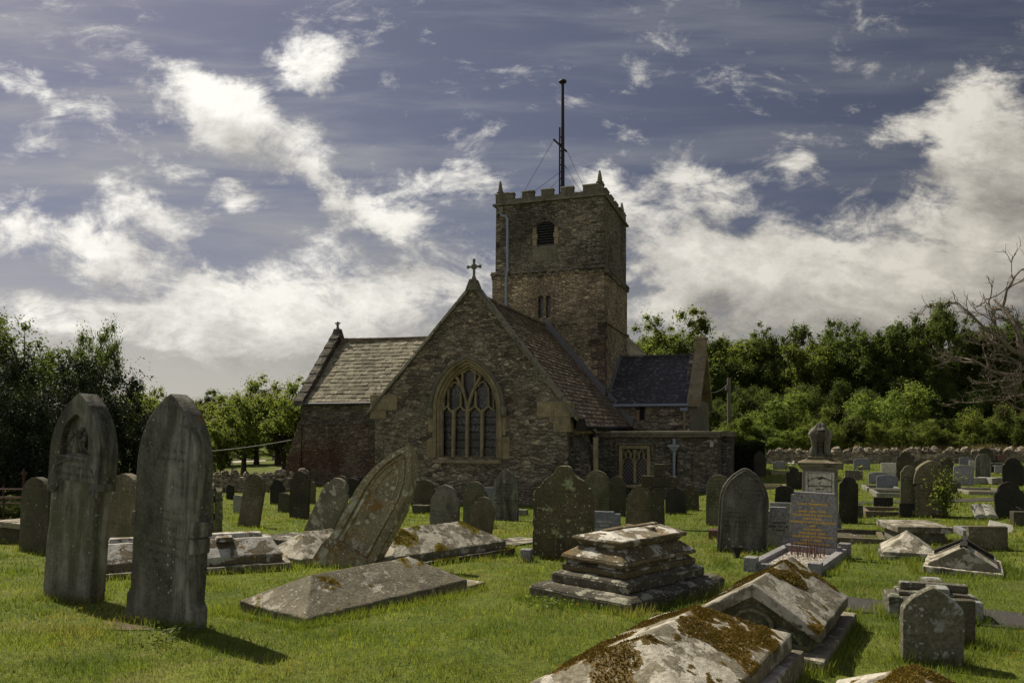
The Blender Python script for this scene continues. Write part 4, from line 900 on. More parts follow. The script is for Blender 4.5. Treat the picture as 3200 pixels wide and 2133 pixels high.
# big brown stone with ivy
p = G(2906, 1614); ob, w, h, t = S('gothic', 2906, 1614, 1440, 92, 'big brown stone with a wide pointed hood and ivy on its right', 'brown', 1, 16, .16)
hood = MB(); hp_ = prof('gothic', w*1.22, h*.43, .62); hood.prism([(x, z+h*.585) for x, z in dense(hp_, .05, .003)], -t*.72, t*.72); hood.build('hood', 'brown', ob, bevel=.012)
fr = MB()
for sx in (-1, 1):
    fr.lathe([(.0, -.05), (.045, -.03), (.05, .03), (.0, .05)], 8, (sx*w*.53, 0, .08)); fr.lathe([(.0, -.05), (.04, -.03), (.045, .03), (.0, .05)], 8, (sx*w*.53, 0, h*.5)); fr.box(sx*w*.5-.02, sx*w*.5+.02, -t*.6, t*.6, .0, h*.56)
fr.build('scroll_edge', 'brown', ob, bevel=.008)
S('flat', 3085, 1718, 1643, 124, 'thick plain slab standing behind the gabled tomb on the right', 'brown', -1, 16, .12)
S('flat', 3190, 1642, 1597, 58, 'dark granite slab at the right edge', 'dark', 0, 14, .2)
# --- tallest stone with the carved niche
def big_gothic(cx, base, top, w, tilt, yaw, t, label, mat, a):
    return S('gothic', cx, base, top, w, label, mat, tilt, yaw, t, a=a)
p = G(229, 1873)
A = empty('headstone', p, (R(-1), R(4.6), -R(24))); tag(A, 'tall pointed stone with a carved flower niche, leaning at far left', 'gravestone', 'old headstones in the churchyard')
FOOT.append((p.x, p.y, .6, .25, 24))
wA = wpx(229, 1873, 144, 24); hA = (1873-1228)/F*p.y; tA = .175; hs = .62
mb = MB(); body = [(-wA*.50, -.15), (wA*.50, -.15), (wA*.50, hA*.30), (wA*.475, hA*.34), (wA*.48, hA*.60), (-wA*.48, hA*.60), (-wA*.475, hA*.34), (-wA*.50, hA*.30)]
mb.prism(dense(body, .06, .004, .03), -tA/2, tA/2); mb.build('shaft', 'panel', A, bevel=.012)
head = prof('gothic', wA*1.08, hA*.42, .86); head = [(x, z+hA*.58) for x, z in head]
nich = arch_pts(-wA*.02, wA*.29, hA*.70, hA*.76, hA*.90)
bm = bmesh.new(); loops = []
def solid_with_recess(name, outer, hole, y0, y1, dep, mat, parent):
    bm = bmesh.new(); es = []
    for loop in (outer, hole):
        vs_ = [bm.verts.new((x, y0, z)) for x, z in loop]; es += [bm.edges.new((vs_[i], vs_[(i+1) % len(vs_)])) for i in range(len(vs_))]
    bmesh.ops.triangle_fill(bm, use_beauty=True, edges=es)
    for loop, d in ((outer, y1), (hole, y0+dep)):
        a_ = [bm.verts.new((x, y0, z)) for x, z in loop]; b_ = [bm.verts.new((x, d, z)) for x, z in loop]; n = len(loop)
        for i in range(n): bm.faces.new((a_[i], a_[(i+1) % n], b_[(i+1) % n], b_[i]))
        bm.faces.new(b_)
    bmesh.ops.remove_doubles(bm, verts=bm.verts, dist=1e-5); bmesh.ops.recalc_face_normals(bm, faces=bm.faces)
    me = bpy.data.meshes.new(name); bm.to_mesh(me); bm.free(); return link(me, name, mat, parent)
bm.free()
hd = solid_with_recess('pointed_head', dense(head, .05, .002), nich, -tA*.56, tA*.56, .06, 'streaked', A)
fl = MB()
for i in range(34):
    a_ = random.random()*6.28; r_ = random.random()**.6; x = -wA*.02+math.cos(a_)*r_*wA*.2; z = hA*(.775+.06*math.sin(a_)*r_)
    if abs(x+wA*.02) > wA*.25*(1-(z/hA-.72)*4.2): continue
    rr = random.uniform(.012, .03); fl.lathe([(.002, -rr), (rr*.8, -rr*.4), (rr, .1*rr), (rr*.6, rr*.7), (.003, rr)], 7, (x, -tA*.56+.045-rr*.4, z))
for k in range(9):
    x = -wA*.02+random.uniform(-.12, .12)*wA*2; z0 = hA*.715; fl.tube([(x, -tA*.56+.05, z0), (x*.6, -tA*.56+.03, z0+.06), (x*.3-.004, -tA*.56+.03, z0+.13)], .012, 6)
fl.build('carved_flowers', 'streaked', A, smooth=True)
rb = MB(); rb.strip([(-wA*.47, -tA*.5-.004, hA*.60)]+[(-wA*.42+wA*.80*i/10, -tA*.56-.002, hA*.64+.085*math.sin(math.pi*i/10)) for i in range(11)]+[(wA*.44, -tA*.5-.004, hA*.60)], .010, .006); rb.build('panel_arch', 'panel', A)
for sx in (1, -1):
    cv = MB(); x0 = wA*.50*sx
    cv.box(min(x0*.62, x0*1.08), max(x0*.62, x0*1.08), -tA*.57, tA*.57, hA*.545, hA*.582)
    for i in range(4): cv.tube([(x0*(.65+.1*i), -tA*.52, hA*.555), (x0*(.72+.1*i), -tA*.57, hA*.525), (x0*(.84+.07*i), -tA*.56, hA*.515), (x0*(.98+.02*i), -tA*.5, hA*.545)], .014, 6)
    cv.build('carved_bracket', 'streaked', A, bevel=.004, smooth=True)
# --- second tall stone, smooth back with rain streaks
p = G(516, 1947)
B = empty('headstone', p, (R(-1), R(4.0), -R(31))); tag(B, 'tallest blank pointed stone with pale rain streaks, second from the left', 'gravestone', 'old headstones in the churchyard')
FOOT.append((p.x, p.y, .6, .25, 31))
wB = wpx(516, 1947, 184, 31); hB = (1947-1229)/F*p.y; tB = .165
mb = MB(); o = prof('gothic', wB, hB, .80); o = [(x*(1.08 if z < hB*.11 else 1.0), -.15 if z == 0 else z) for x, z in o]
o = [(-wB*.545, -.15), (wB*.545, -.15), (wB*.545, hB*.10), (wB*.49, hB*.13)]+o[2:]+[(-wB*.49, hB*.13), (-wB*.545, hB*.10)]
mb.prism(dense(o, .06, .002, .02), -tB/2, tB/2); mb.build('slab', 'streaked', B, bevel=.014, smooth=True)
ed = MB(); ed.box(wB*.46, wB*.535, -tB*.54, tB*.54, hB*.405, hB*.47); ed.box(wB*.46, wB*.515, -tB*.53, tB*.53, hB*.335, hB*.40); ed.build('edge_bracket', 'streaked', B, bevel=.015, amp=.006); ed = MB(); ed.box(-wB*.535, -wB*.46, -tB*.54, tB*.54, hB*.405, hB*.47); ed.build('edge_bracket', 'streaked', B, bevel=.015, amp=.006)
# --- split stone held by metal clamps
p = G(672, 1676); D = empty('headstone', p, (0, R(5), -R(68))); tag(D, 'split stone held by two metal clamps, seen edge on behind the tallest blank one', 'gravestone', 'old headstones in the churchyard')
FOOT.append((p.x, p.y, .5, .2, 68))
for y0, y1, hh in ((-.13, -.02, 1.02), (-.005, .12, .93)):
    mb = MB(); mb.prism(dense([(x, -.15 if z == 0 else z) for x, z in prof('shoulder', .62, hh)], .06, .008, .12), y0, y1); mb.build('slab', 'green', D, bevel=.012, amp=.012)
for z in (.62, .28):
    mb = MB(); mb.box(-.34, -.17, -.15, .14, z, z+.12); mb.build('metal_clamp', 'lead', D, bevel=.006)
# --- leaning pointed stone with colonnettes
p = G(1080, 1773)
C_ = empty('headstone', p, (R(-14), R(25), -R(24))); tag(C_, 'pointed lichen covered stone leaning steeply to the right in front of the church', 'gravestone', 'old headstones in the churchyard')
FOOT.append((p.x, p.y, .75, .25, 24))
wC = wpx(1080, 1773, 162, 24)*.98; hC = 1.80; tC = .19
o = prof('gothic', wC*.93, hC, 1.25); o = [(-wC*.55, -.2), (wC*.55, -.2), (wC*.54, .12), (wC*.465, .26)]+o[2:]+[(-wC*.465, .26), (-wC*.54, .12)]
inner = [(x, z) for x, z in arch_pts(0, wC*.33, .27, hC-1.25*wC*.93+.1, hC*.945)]
solid_with_recess('slab', dense(o, .06, .005, .03), inner, -tC/2, tC/2, .035, 'leaning', C_)
cl = MB()
for sx in (-1, 1):
    x = sx*wC*.27; zt = hC*.56
    cl.tube([(x, -tC/2+.03, .30), (x, -tC/2+.03, zt)], .020, 8)
    for z in (.30, zt-.03): cl.lathe([(.022, -.03), (.04, -.02), (.045, 0), (.03, .02), (.042, .035), (.022, .05)], 8, (x, -tC/2+.03, z))
cl.build('colonnette', 'leaning', C_, smooth=True)
ar = MB(); ap = arch_pts(0, wC*.27, hC*.56, hC*.60, hC*.90, 8)
ar.strip([(x, -tC/2+.03, z) for x, z in ap[2:]], .012, .010)
ar.strip([(x*.62, -tC/2+.035, hC*.56+(z-hC*.56)*.8) for x, z in ap[2:]], .008, .008); ar.build('carved_arch', 'leaning', C_)
sl_ = MB(); sl_.box(-wC*.36, wC*.36, -tC/2-.012, -tC/2+.03, .20, .25); sl_.build('ledge', 'leaning', C_, bevel=.006)
# --- stone cross
p = G(2058, 1652); cw = p.y/F
X = MB(); X.box(-.13, .13, -.09, .09, -.1, (1652-1449)*cw, .02, .01)
crs = X.build('shaft', 'brown', None, bevel=.012); bpy.data.objects.remove(crs)
XC = empty('stone_cross', p, (0, R(.8), -R(16))); tag(XC, 'plain upright stone cross in front of the vestry window', 'cross'); FOOT.append((p.x, p.y, .4, .3, 16))
sw = 16*cw; zt = (1652-1449)*cw; za, zb = (1652-1521)*cw, (1652-1486)*cw
X = MB(); X.box(-sw*1.15, sw*1.15, -.10, .10, -.1, za, .02, .01); X.box(-sw, sw, -.09, .09, zb, zt, 0, 0); X.build('shaft', 'dark', XC, bevel=.012)
X = MB(); X.box(-54*cw, 54*cw, -.09, .09, za+.003, zb-.003); X.build('cross_arm', 'dark', XC, bevel=.012)
# ---------------------------------------------------------------- tombs
def moss_tufts(parent, objs, n, thr, scale, size=.018, seed=0.0, up=.25, kind=None):
    P = []
    for ob in objs:
        me = ob.data; me.calc_loop_triangles(); tris = me.loop_triangles
        vs_ = np.array([v.co for v in me.vertices]); ti = np.array([t.vertices for t in tris]); nr = np.array([t.normal for t in tris]); ar = np.array([t.area for t in tris])
        keep = nr[:, 2] > up; ti, nr, ar = ti[keep], nr[keep], ar[keep]
        if len(ar) == 0: continue
        pick = rng.choice(len(ar), n, p=ar/ar.sum()); u = rng.random((n, 2)); fl_ = u.sum(1) > 1; u[fl_] = 1-u[fl_]
        a_, b_, c_ = (vs_[ti[pick, k]] for k in range(3)); q = a_+(b_-a_)*u[:, :1]+(c_-a_)*u[:, 1:]
        for i in range(n):
            v = mnoise.fractal(Vector(q[i])*scale+Vector((seed, seed*2, 0)), .9, 2.1, 4)
            if v > thr: P.append((q[i], nr[pick[i]], min(1, (v-thr)*5)))
    if not P: return None
    out = []
    for q, nn, k in P:
        if k > .08:
            a_ = np.cross(nn, rng.normal(0, 1, 3)); a_ /= np.linalg.norm(a_); b_ = np.cross(nn, a_); c = q+nn*size*.12*rng.uniform(.4, 1.2); s = size*1.1
            out += [c-a_*s, c+a_*s, c+b_*s*1.5]
        for _ in range(2):
            d = nn+rng.normal(0, .55, 3); d /= np.linalg.norm(d); s = size*(.5+.8*k)*rng.uniform(.6, 1.3)
            a_ = np.cross(d, rng.normal(0, 1, 3)); a_ /= np.linalg.norm(a_)
            c = q+rng.normal(0, .004, 3)-nn*.004
            out += [c-a_*s*.42, c+a_*s*.42, c+d*s]
    o = npmesh('moss', np.array(out), 3, 'moss', parent); return o
def coped(label, center, yaw, Wd, L, h0, h1, hip=0.0, mat='coped', plinths=((.12, .10),), tilt=(0, 0), name='coped_tomb', pmat='plinth', moss=None, ridge_flat=0.0, hipf=None, seed=1.0, sink=0.0, group='low tombs in the grass'):
    t = empty(name, center-Vector((0, 0, sink)), (R(tilt[0]), R(tilt[1]), -R(yaw))); tag(t, label, 'tomb', group)
    z = -.12; parts = []
    for i, (ov, hh) in enumerate(plinths):
        mb = MB(); top = z+hh+(.12 if i == 0 else 0); mb.box(-Wd/2-ov, Wd/2+ov, -L/2-ov, L/2+ov, z, top)
        parts.append(mb.build('plinth', pmat, t, bevel=.015, cuts=5, amp=.012, seed=seed+i, maxedge=.16)); z = top+.002
    hf = hip if hipf is None else hipf
    mb = MB(); a = Wd/2; b = L/2; r = ridge_flat
    v = [(-a, -b, z), (a, -b, z), (a, b, z), (-a, b, z), (-a, -b, z+h0), (a, -b, z+h0), (a, b, z+h0), (-a, b, z+h0), (-r, -b+hf, z+h1), (r, -b+hf, z+h1), (r, b-hip, z+h1), (-r, b-hip, z+h1)]
    if r: fs = [(0, 1, 5, 4), (1, 2, 6, 5), (2, 3, 7, 6), (3, 0, 4, 7), (4, 5, 9, 8), (5, 6, 10, 9), (6, 7, 11, 10), (7, 4, 8, 11), (8, 9, 10, 11), (3, 2, 1, 0)]
    else: fs = [(0, 1, 5, 4), (1, 2, 6, 5), (2, 3, 7, 6), (3, 0, 4, 7), (4, 5, 8), (5, 6, 10, 8), (6, 7, 10), (7, 4, 8, 10), (3, 2, 1, 0)]
    if not r: v = [q for i, q in enumerate(v) if i not in (9, 11)]; fs = [tuple({10: 9}.get(i, i) for i in f_) for f_ in fs]
    mb.add(v, fs); lid = mb.build('coped_lid', mat, t, bevel=.012, seg=2, cuts=6, amp=.011, seed=seed, maxedge=.11)
    if moss: moss_tufts(t, [lid]+parts, *moss, seed=seed)
    FOOT.append((center.x, center.y, Wd+.25, L+.25, yaw)); return t, lid, z
def mid(*ps): return sum((Vector(p) for p in ps), Vector())/len(ps)
# mossy hipped tomb, centre left
a, b, c = G(781, 1912), G(970, 1955), G(1429, 1845); ctr = (a+c)/2
coped('grey hipped tomb with brown moss on its ridge, in open grass left of centre', ctr+Vector((0, 0, .0)), 36, .93, 2.12, .09, .33, .42, 'coped', ((.02, .05),), (0, 2), moss=(16000, .34, 2.6, .013), seed=2.3, sink=.03)
q = G(1440, 1838); mb = MB(); mb.box(-.22, .3, -.25, .2, -.1, .06); o = mb.build('ledger_slab', 'coped', None, bevel=.01, amp=.008); o.location = G(1415, 1833); o.rotation_euler = (0, 0, -R(36)); tag(o, 'flat slab end showing beyond the grey hipped tomb', 'slab', 'low tombs in the grass')
# white splashed mossy tomb behind it
b = G(1571, 1738); a = G(1175, 1776); 
coped('low hipped tomb half covered in golden moss, right of the leaning stone', G(1360, 1752)+Vector((-.1, .25, 0)), 44, 1.0, 2.1, .10, .40, .45, 'lichen', ((.10, .08),), moss=(16000, .16, 2.2, .015), seed=5.1)
mb = MB(); mb.box(-.25, .25, -.07, .07, -.1, .22); o = mb.build('footstone', 'brown', None, bevel=.01); o.location = G(1488, 1712); o.rotation_euler = (0, 0, -R(30)); tag(o, 'low square footstone behind the golden mossed tomb', 'footstone')
# small coped tomb behind the leaning stone
coped('small white spotted hipped tomb behind the leaning stone', G(975, 1757)+Vector((0, .3, 0)), 38, .9, 1.2, .06, .36, .35, 'lichen', ((.02, .05),), moss=(5000, .3, 3.0, .015), seed=7.7)
# white lidded tomb with recumbent cross
t, lid, z = coped('white crusted tomb with a recumbent cross, behind the two tallest stones', G(560, 1800)+Vector((-.1, .5, 0)), 66, .8, 2.2, .10, .30, .1, 'white', ((.10, .08),), name='cross_topped_tomb', ridge_flat=.16, seed=9.2, pmat='lichen')
mb = MB(); mb.box(-.10, .10, -.9, .9, z+.29, z+.35, .02, .02); mb.box(-.30, -.103, .30, .52, z+.275, z+.335, .02, .02); mb.box(.103, .30, .30, .52, z+.275, z+.335, .02, .02); mb.build('recumbent_cross', 'white', t, bevel=.015, cuts=3, amp=.012, maxedge=.12)
mb = MB(); mb.box(-.34, .34, -.62, .62, -.1, .17, .0, 0); o = mb.build('ledger_slab', 'plinth', None, bevel=.02, cuts=3, amp=.01); o.location = G(938, 1722)+Vector((0, .3, 0)); o.rotation_euler = (R(2), 0, R(60)); tag(o, 'dark low block tomb with a lettered bevelled edge, near the leaning stone', 'slab', 'low tombs in the grass'); FOOT.append((*o.location.xy, .7, 1.2, -60))
mb = MB(); mb.box(-.45, .45, -.25, .25, -.1, .05); o = mb.build('ledger_slab', 'brown', None, bevel=.01, cuts=2, amp=.008); o.location = G(868, 1740); o.rotation_euler = (0, 0, -R(10)); tag(o, 'flat reddish slab between the white tomb and the small spotted one', 'slab', 'low tombs in the grass')
mb = MB(); mb.box(-.3, .3, -.45, .45, -.1, .05); o = mb.build('ledger_slab', 'lichen', None, bevel=.01, cuts=2, amp=.01); o.location = G(1612, 1697); o.rotation_euler = (0, 0, -R(35)); tag(o, 'flat lichened slab in grass left of the scrolled stone', 'slab', 'low tombs in the grass')
# stepped moulded chest tomb
a, b, c = G(1670, 1868), G(1974, 1925), G(2250, 1845); ctr = (a+c)/2
ST = empty('stepped_tomb', ctr, (R(-.5), R(1), -R(42))); ST.scale = (1, 1, .84); tag(ST, 'large stepped tomb with a moulded lid and recumbent cross, right of centre', 'tomb'); FOOT.append((ctr.x, ctr.y, 1.3, 1.95, 42))
W0, L0 = 1.20, 1.84
def slab(name, x, y, z0, z1, mat, tx=0.0, ty=0.0, par=ST, **k):
    m_ = MB(); m_.box(-x, x, -y, y, z0, z1, tx, ty); return m_.build(name, mat, par, bevel=k.pop('bevel', .018), cuts=5, amp=.011, maxedge=.11, **k)
slab('plinth', W0/2, L0/2, -.15, .15, 'plinth'); slab('plinth', W0/2, L0/2, .152, .20, 'plinth', .06, .06)
slab('step', W0/2-.15, L0/2-.17, .202, .31, 'plinth'); slab('step', W0/2-.15, L0/2-.17, .312, .35, 'plinth', .07, .07)
slab('step', W0/2-.22, L0/2-.24, .352, .43, 'stepped', .0, .0); slab('step', W0/2-.24, L0/2-.26, .432, .48, 'stepped', .05, .05)
slab('tomb_body', W0/2-.22, L0/2-.23, .482, .53, 'stepped'); slab('tomb_body', W0/2-.22, L0/2-.23, .532, .65, 'stepped', .14, .14)
slab('moulded_lid', W0/2-.35, L0/2-.37, .652, .70, 'stepped', -.03, -.03); slab('moulded_lid', W0/2-.29, L0/2-.31, .702, .75, 'stepped', .0, .0, bevel=.02)
mb = MB(); x, y = W0/2-.30, L0/2-.32
mb.add([(-x, -y, .752), (x, -y, .752), (x, y, .752), (-x, y, .752), (-.05, -y+.12, .83), (.05, -y+.12, .83), (.05, y-.12, .83), (-.05, y-.12, .83)], [(3, 2, 1, 0), (0, 1, 5, 4), (1, 2, 6, 5), (2, 3, 7, 6), (3, 0, 4, 7), (4, 5, 6, 7)])
mb.build('coped_lid', 'white', ST, bevel=.012, cuts=5, amp=.008, maxedge=.1)
mb = MB(); mb.box(-.045, .045, -y+.12, y-.12, .80, .85, .008, .008)
mb.box(-.18, -.048, .12, .21, .775, .835, .01, .01); mb.box(.048, .18, .12, .21, .775, .835, .01, .01)
for yy in (-y+.06,): mb.box(-.08, .08, yy, yy+.1, .765, .815, .02, .02)
mb.build('recumbent_cross', 'stepped', ST, bevel=.012, cuts=4, amp=.012, maxedge=.08)
# gabled tomb with carved trefoil end
a, b, c = G(2191, 1962), G(2505, 2010), G(2621, 1910); ctr = (a+c)/2
G2 = empty('gabled_tomb', (2.02, 6.02, -1.62), (0, R(1), -R(31))); tag(G2, 'pale gabled tomb with a carved trefoil end and moss streak on its roof', 'tomb'); FOOT.append((2.02, 6.02, .98, 1.6, 31))
slab('plinth', .50, .80, -.15, .12, 'coped', .0, .0, G2)
W2, L2 = .40, .68
mb = MB(); mb.prism([(-W2, .122), (W2, .122), (W2, .22), (0, .47), (-W2, .22)], -L2+.06, L2-.06); bd = mb.build('tomb_body', 'green', G2, bevel=.012, cuts=4, amp=.008, maxedge=.14)
mb = MB()
for s in (-1, 1):
    q = [(s*(W2+.05), .19), (0, .455), (0, .555), (s*(W2+.05), .275)]
    if s > 0: q = q[::-1]
    mb.prism(q, -L2, L2)
rf2 = mb.build('gabled_roof', 'copedpale', G2, bevel=.012, cuts=5, amp=.010, maxedge=.12)
mb = MB(); y = -L2+.045
mb.strip([(x*.93, y, .122+(z-.152)*.80) for x, z in ((-.36, .20), (-.30, .285), (-.22, .315), (-.15, .29), (-.135, .36), (-.09, .42), (0, .45), (.09, .42), (.135, .36), (.15, .29), (.22, .315), (.30, .285), (.36, .20))], .015, .012)
mb.box(-.39, .39, y-.03, y+.02, .125, .165); mb.build('carved_trefoil', 'green', G2, bevel=.004)
moss_tufts(G2, [rf2], 40000, .22, 2.3, .012, seed=3.3)
# big mossy tomb at the bottom edge
F1 = empty('mossy_tomb', (.945, 4.55, -1.6), (R(.5), 0, -R(33))); tag(F1, 'large pale tomb with thick brown moss at the bottom edge, nearest the camera', 'tomb'); FOOT.append((.945, 4.55, 1.05, 1.85, 33))
slab('plinth', .53, .94, -.15, .16, 'copedpale', .0, .0, F1)
mb = MB(); x, y, z0, z1, zr, hp_ = .47, .875, .162, .28, .49, .46
mb.add([(-x, -y, z0), (x, -y, z0), (x, y, z0), (-x, y, z0), (-x, -y, z1), (x, -y, z1), (x, y, z1), (-x, y, z1), (0, -y+hp_, zr), (0, y-hp_, zr)], [(0, 1, 5, 4), (1, 2, 6, 5), (2, 3, 7, 6), (3, 0, 4, 7), (4, 5, 8), (5, 6, 9, 8), (6, 7, 9), (7, 4, 8, 9), (3, 2, 1, 0)])
ld = mb.build('coped_lid', 'copedpale', F1, bevel=.014, cuts=6, amp=.010, maxedge=.09)
moss_tufts(F1, [ld], 110000, .39, 2.1, .010, seed=4.4); moss_tufts(F1, [F1.children[0]], 20000, .02, 3.0, .011, seed=6.6)
# right bottom edge tomb
F2 = empty('mossy_tomb', (1.85, 3.60, -1.6), (0, 0, -R(30))); tag(F2, 'white mossy ridge of a tomb cut off at the bottom right corner', 'tomb')
slab('plinth', .46, .70, -.1, .1, 'copedpale', 0, 0, F2)
mb = MB(); x, y = .40, .65
mb.add([(-x, -y, .102), (x, -y, .102), (x, y, .102), (-x, y, .102), (-x, -y, .2), (x, -y, .2), (x, y, .2), (-x, y, .2), (0, -y+.3, .41), (0, y-.25, .41)], [(0, 1, 5, 4), (1, 2, 6, 5), (2, 3, 7, 6), (3, 0, 4, 7), (4, 5, 8), (5, 6, 9, 8), (6, 7, 9), (7, 4, 8, 9), (3, 2, 1, 0)])
ld2 = mb.build('coped_lid', 'copedpale', F2, bevel=.01, cuts=6, amp=.009, maxedge=.08); moss_tufts(F2, [ld2], 40000, .1, 2.6, .010, seed=8.4)
# footstone with flat slab behind at lower right
ob, w, h, t = S('tudor', 2911, 2070, 1831, 192, 'small pointed stone patched with grey lichen at lower right', 'blotched', 0, 14, .10)
S('flat', 2934, 2004, 1868, 218, 'square dark slab directly behind the small lichen patched pointed stone', 'dark', 0, 14, .09)
# stepped base with fallen cross
ctr = G(2930, 1938)+Vector((.03, .16, 0)); RC = empty('recumbent_cross_tomb', ctr, (0, 0, -R(20))); tag(RC, 'low blocks with a thick recumbent stone cross across the asphalt path', 'tomb'); FOOT.append((ctr.x, ctr.y, .7, .5, 20))
k = ctr.y/F
slab('block', 128*k, .20, -.1, 66*k, 'blotched', 0, 0, RC); slab('block', 98*k, .15, 66*k+.002, 80*k, 'plinth', 0, 0, RC)
mb = MB(); mb.box(-90*k, 98*k, -.06, .06, 81*k, 104*k); mb.box(-18*k, 38*k, -.26, -.063, 80*k, 102*k); mb.box(-18*k, 38*k, .063, .30, 82*k, 106*k); mb.build('recumbent_cross', 'blotched', RC, bevel=.014, cuts=4, amp=.008, maxedge=.1)
# gabled roof tomb on the right
ctr = G(3010, 1790)+Vector((.16, .28, 0)); HH = empty('gabled_tomb', ctr, (0, R(2), -R(31))); HH.scale = (.80, .8, .84); tag(HH, 'dark roof shaped tomb with streaky white lichen at right', 'tomb'); FOOT.append((ctr.x, ctr.y, 1.0, 1.4, 20))
slab('plinth', .52, .72, -.1, .09, 'copedpale', 0, 0, HH)
mb = MB(); mb.prism([(-.46, .092), (.46, .092), (.45, .14), (0, .40), (-.45, .14)], -.62, .62); mb.build('gabled_roof', 'copedpale', HH, bevel=.012, cuts=4, amp=.010, maxedge=.12)
mb = MB(); mb.box(-.05, .05, -.60, .63, .385, .425); mb.add([(.03, -.1, .40), (.40, -.1, .19), (.40, .05, .19), (.03, .05, .40), (.03, -.1, .45), (.40, -.1, .25), (.40, .05, .25), (.03, .05, .45)], [(3, 2, 1, 0), (4, 5, 6, 7), (0, 1, 5, 4), (1, 2, 6, 5), (2, 3, 7, 6), (3, 0, 4, 7)])
mb.add([(-.40, -.1, .19), (-.03, -.1, .40), (-.03, .05, .40), (-.40, .05, .19), (-.40, -.1, .25), (-.03, -.1, .45), (-.03, .05, .45), (-.40, .05, .25)], [(3, 2, 1, 0), (4, 5, 6, 7), (0, 1, 5, 4), (1, 2, 6, 5), (2, 3, 7, 6), (3, 0, 4, 7)]); mb.build('raised_cross', 'black', HH, bevel=.01, amp=.008)
# pale pyramid tomb
ctr = G(2846, 1745)+Vector((.08, .26, 0)); coped('pale cream pyramid shaped tomb with a bare brown patch', ctr, 22, .66, .9, .05, .30, .38, 'copedpale', ((.03, .05),), name='pyramid_tomb', seed=12.0)
# table tomb
pt = G(2903, 1702); k = pt.y/F; TT = empty('table_tomb', pt+Vector((0, .45, 0)), (0, 0, -R(8))); tag(TT, 'flat topped table tomb with a lichened slab in the right field', 'tomb'); FOOT.append((pt.x, pt.y+.45, .9, .9, 8))
slab('tomb_body', 68*k, .36, -.1, 36*k, 'grey', 0, 0, TT)
for i in (-1, 0, 1): pass
mb = MB(); x, z = 82*k, 37*k
mb.add([(-x, -.48, z), (x, -.48, z), (x, .55, z), (-x, .55, z), (-x, -.48, z+19*k), (x, -.48, z+19*k), (x, .55, z+19*k), (-x, .55, z+19*k), (0, .0, z+24*k), (0, .3, z+24*k)], [(0, 1, 5, 4), (1, 2, 6, 5), (2, 3, 7, 6), (3, 0, 4, 7), (4, 5, 8), (5, 6, 9, 8), (6, 7, 9), (7, 4, 8, 9), (3, 2, 1, 0)])
mb.build('table_slab', 'copedpale', TT, bevel=.012, cuts=4, amp=.008, maxedge=.15)
# open book memorial
p = G(3074, 1622); BK = empty('book_memorial', p, (0, 0, -R(14))); tag(BK, 'stone memorial carved as an open book with black lettering', 'memorial')
mb = MB(); mb.box(-.10, .10, -.06, .14, -.05, .12); mb.build('book_rest', 'granite', BK, bevel=.008)
for s in (-1, 1):
    mb = MB(); n = 8; up_, dn = [], []
    for i in range(n+1):
        x = s*.19*i/n; hgt = .02+.035*math.sin(math.pi*min(1, i/n*.9+.08)); up_.append((x, hgt)); dn.append((x, -.02))
    vs_ = []; 
    for (x, hgt), (x2, h2) in zip(up_, dn):
        vs_ += [(x, -.14, .06+hgt), (x, .14, .24+hgt), (x, -.14, .06+h2), (x, .14, .24+h2)]
    fs = []
    for i in range(n):
        a_ = 4*i; b_ = a_+4; fs += [(a_, b_, b_+1, a_+1), (a_+2, a_+3, b_+3, b_+2), (a_, a_+2, b_+2, b_), (a_+1, b_+1, b_+3, a_+3)]
    fs += [(0, 1, 3, 2), (4*n, 4*n+2, 4*n+3, 4*n+1)]; mb.add(vs_, fs); pg = mb.build('page', 'pale', BK)
# sloped desk stone
p = G(3125, 1660); mb = MB(); mb.hexa([(-.18, -.12, -.05), (.18, -.12, -.05), (.18, .12, -.05), (-.18, .12, -.05), (-.18, -.12, .02), (.18, -.12, .02), (.18, .12, .15), (-.18, .12, .15)]); o = mb.build('desk_memorial', 'pale', None, bevel=.008); o.location = p; o.rotation_euler = (0, R(12), -R(25)); tag(o, 'tilted pale desk shaped memorial near the right edge', 'memorial')
# granite grave with gold lettering
a, b, c = G(2365, 1785), G(2563, 1810), G(2618, 1746); 
TG = empty('kerbed_grave', (3.84, 10.36, gzf(3.84, 10.36)), (0, 0, -R(33))); tag(TG, 'grey granite kerbed grave with a gold lettered stone and pale gravel', 'grave')
KW, KL = .43, .95; FOOT.append((TG.location.x, TG.location.y, 1.0, 1.7, 28))
for x0, x1, y0, y1 in ((-KW, -KW+.10, -KL, KL), (KW-.10, KW, -KL, KL), (-KW+.10, KW-.10, -KL, -KL+.09)):
    mb = MB(); mb.box(x0, x1, y0, y1, -.1, .13); mb.build('kerb', 'granite', TG, bevel=.008)
for x in (-KW-.03, KW-.12):
    for y in (-KL-.04, KL-.02):
        mb = MB(); mb.box(x, x+.15, y, y+.16, -.1, .20); mb.build('corner_post', 'granite', TG, bevel=.008)
mb = MB(); mb.box(-KW+.10, KW-.10, -KL+.09, KL, -.1, .07); gvl = mb.build('gravel_bed', 'gravel', TG)
out = []
for _ in range(2600):
    x, y = rng.uniform(-KW+.11, KW-.11), rng.uniform(-KL+.1, KL-.05); r_ = rng.uniform(.006, .014); c_ = np.array((x, y, .07)); d = rng.normal(0, 1, (4, 3)); d /= np.linalg.norm(d, axis=1)[:, None]; d *= r_; d += c_
    for f_ in ((0, 1, 2), (0, 2, 3), (0, 3, 1), (1, 3, 2)): out += [d[i] for i in f_]
npmesh('gravel_chips', np.array(out), 3, 'gravel', TG)
mb = MB(); mb.box(-KW+.07, KW-.07, KL-.28, KL-.04, -.1, .16); mb.build('headstone_base', 'granite', TG, bevel=.008)
wT, hT = .62, .755
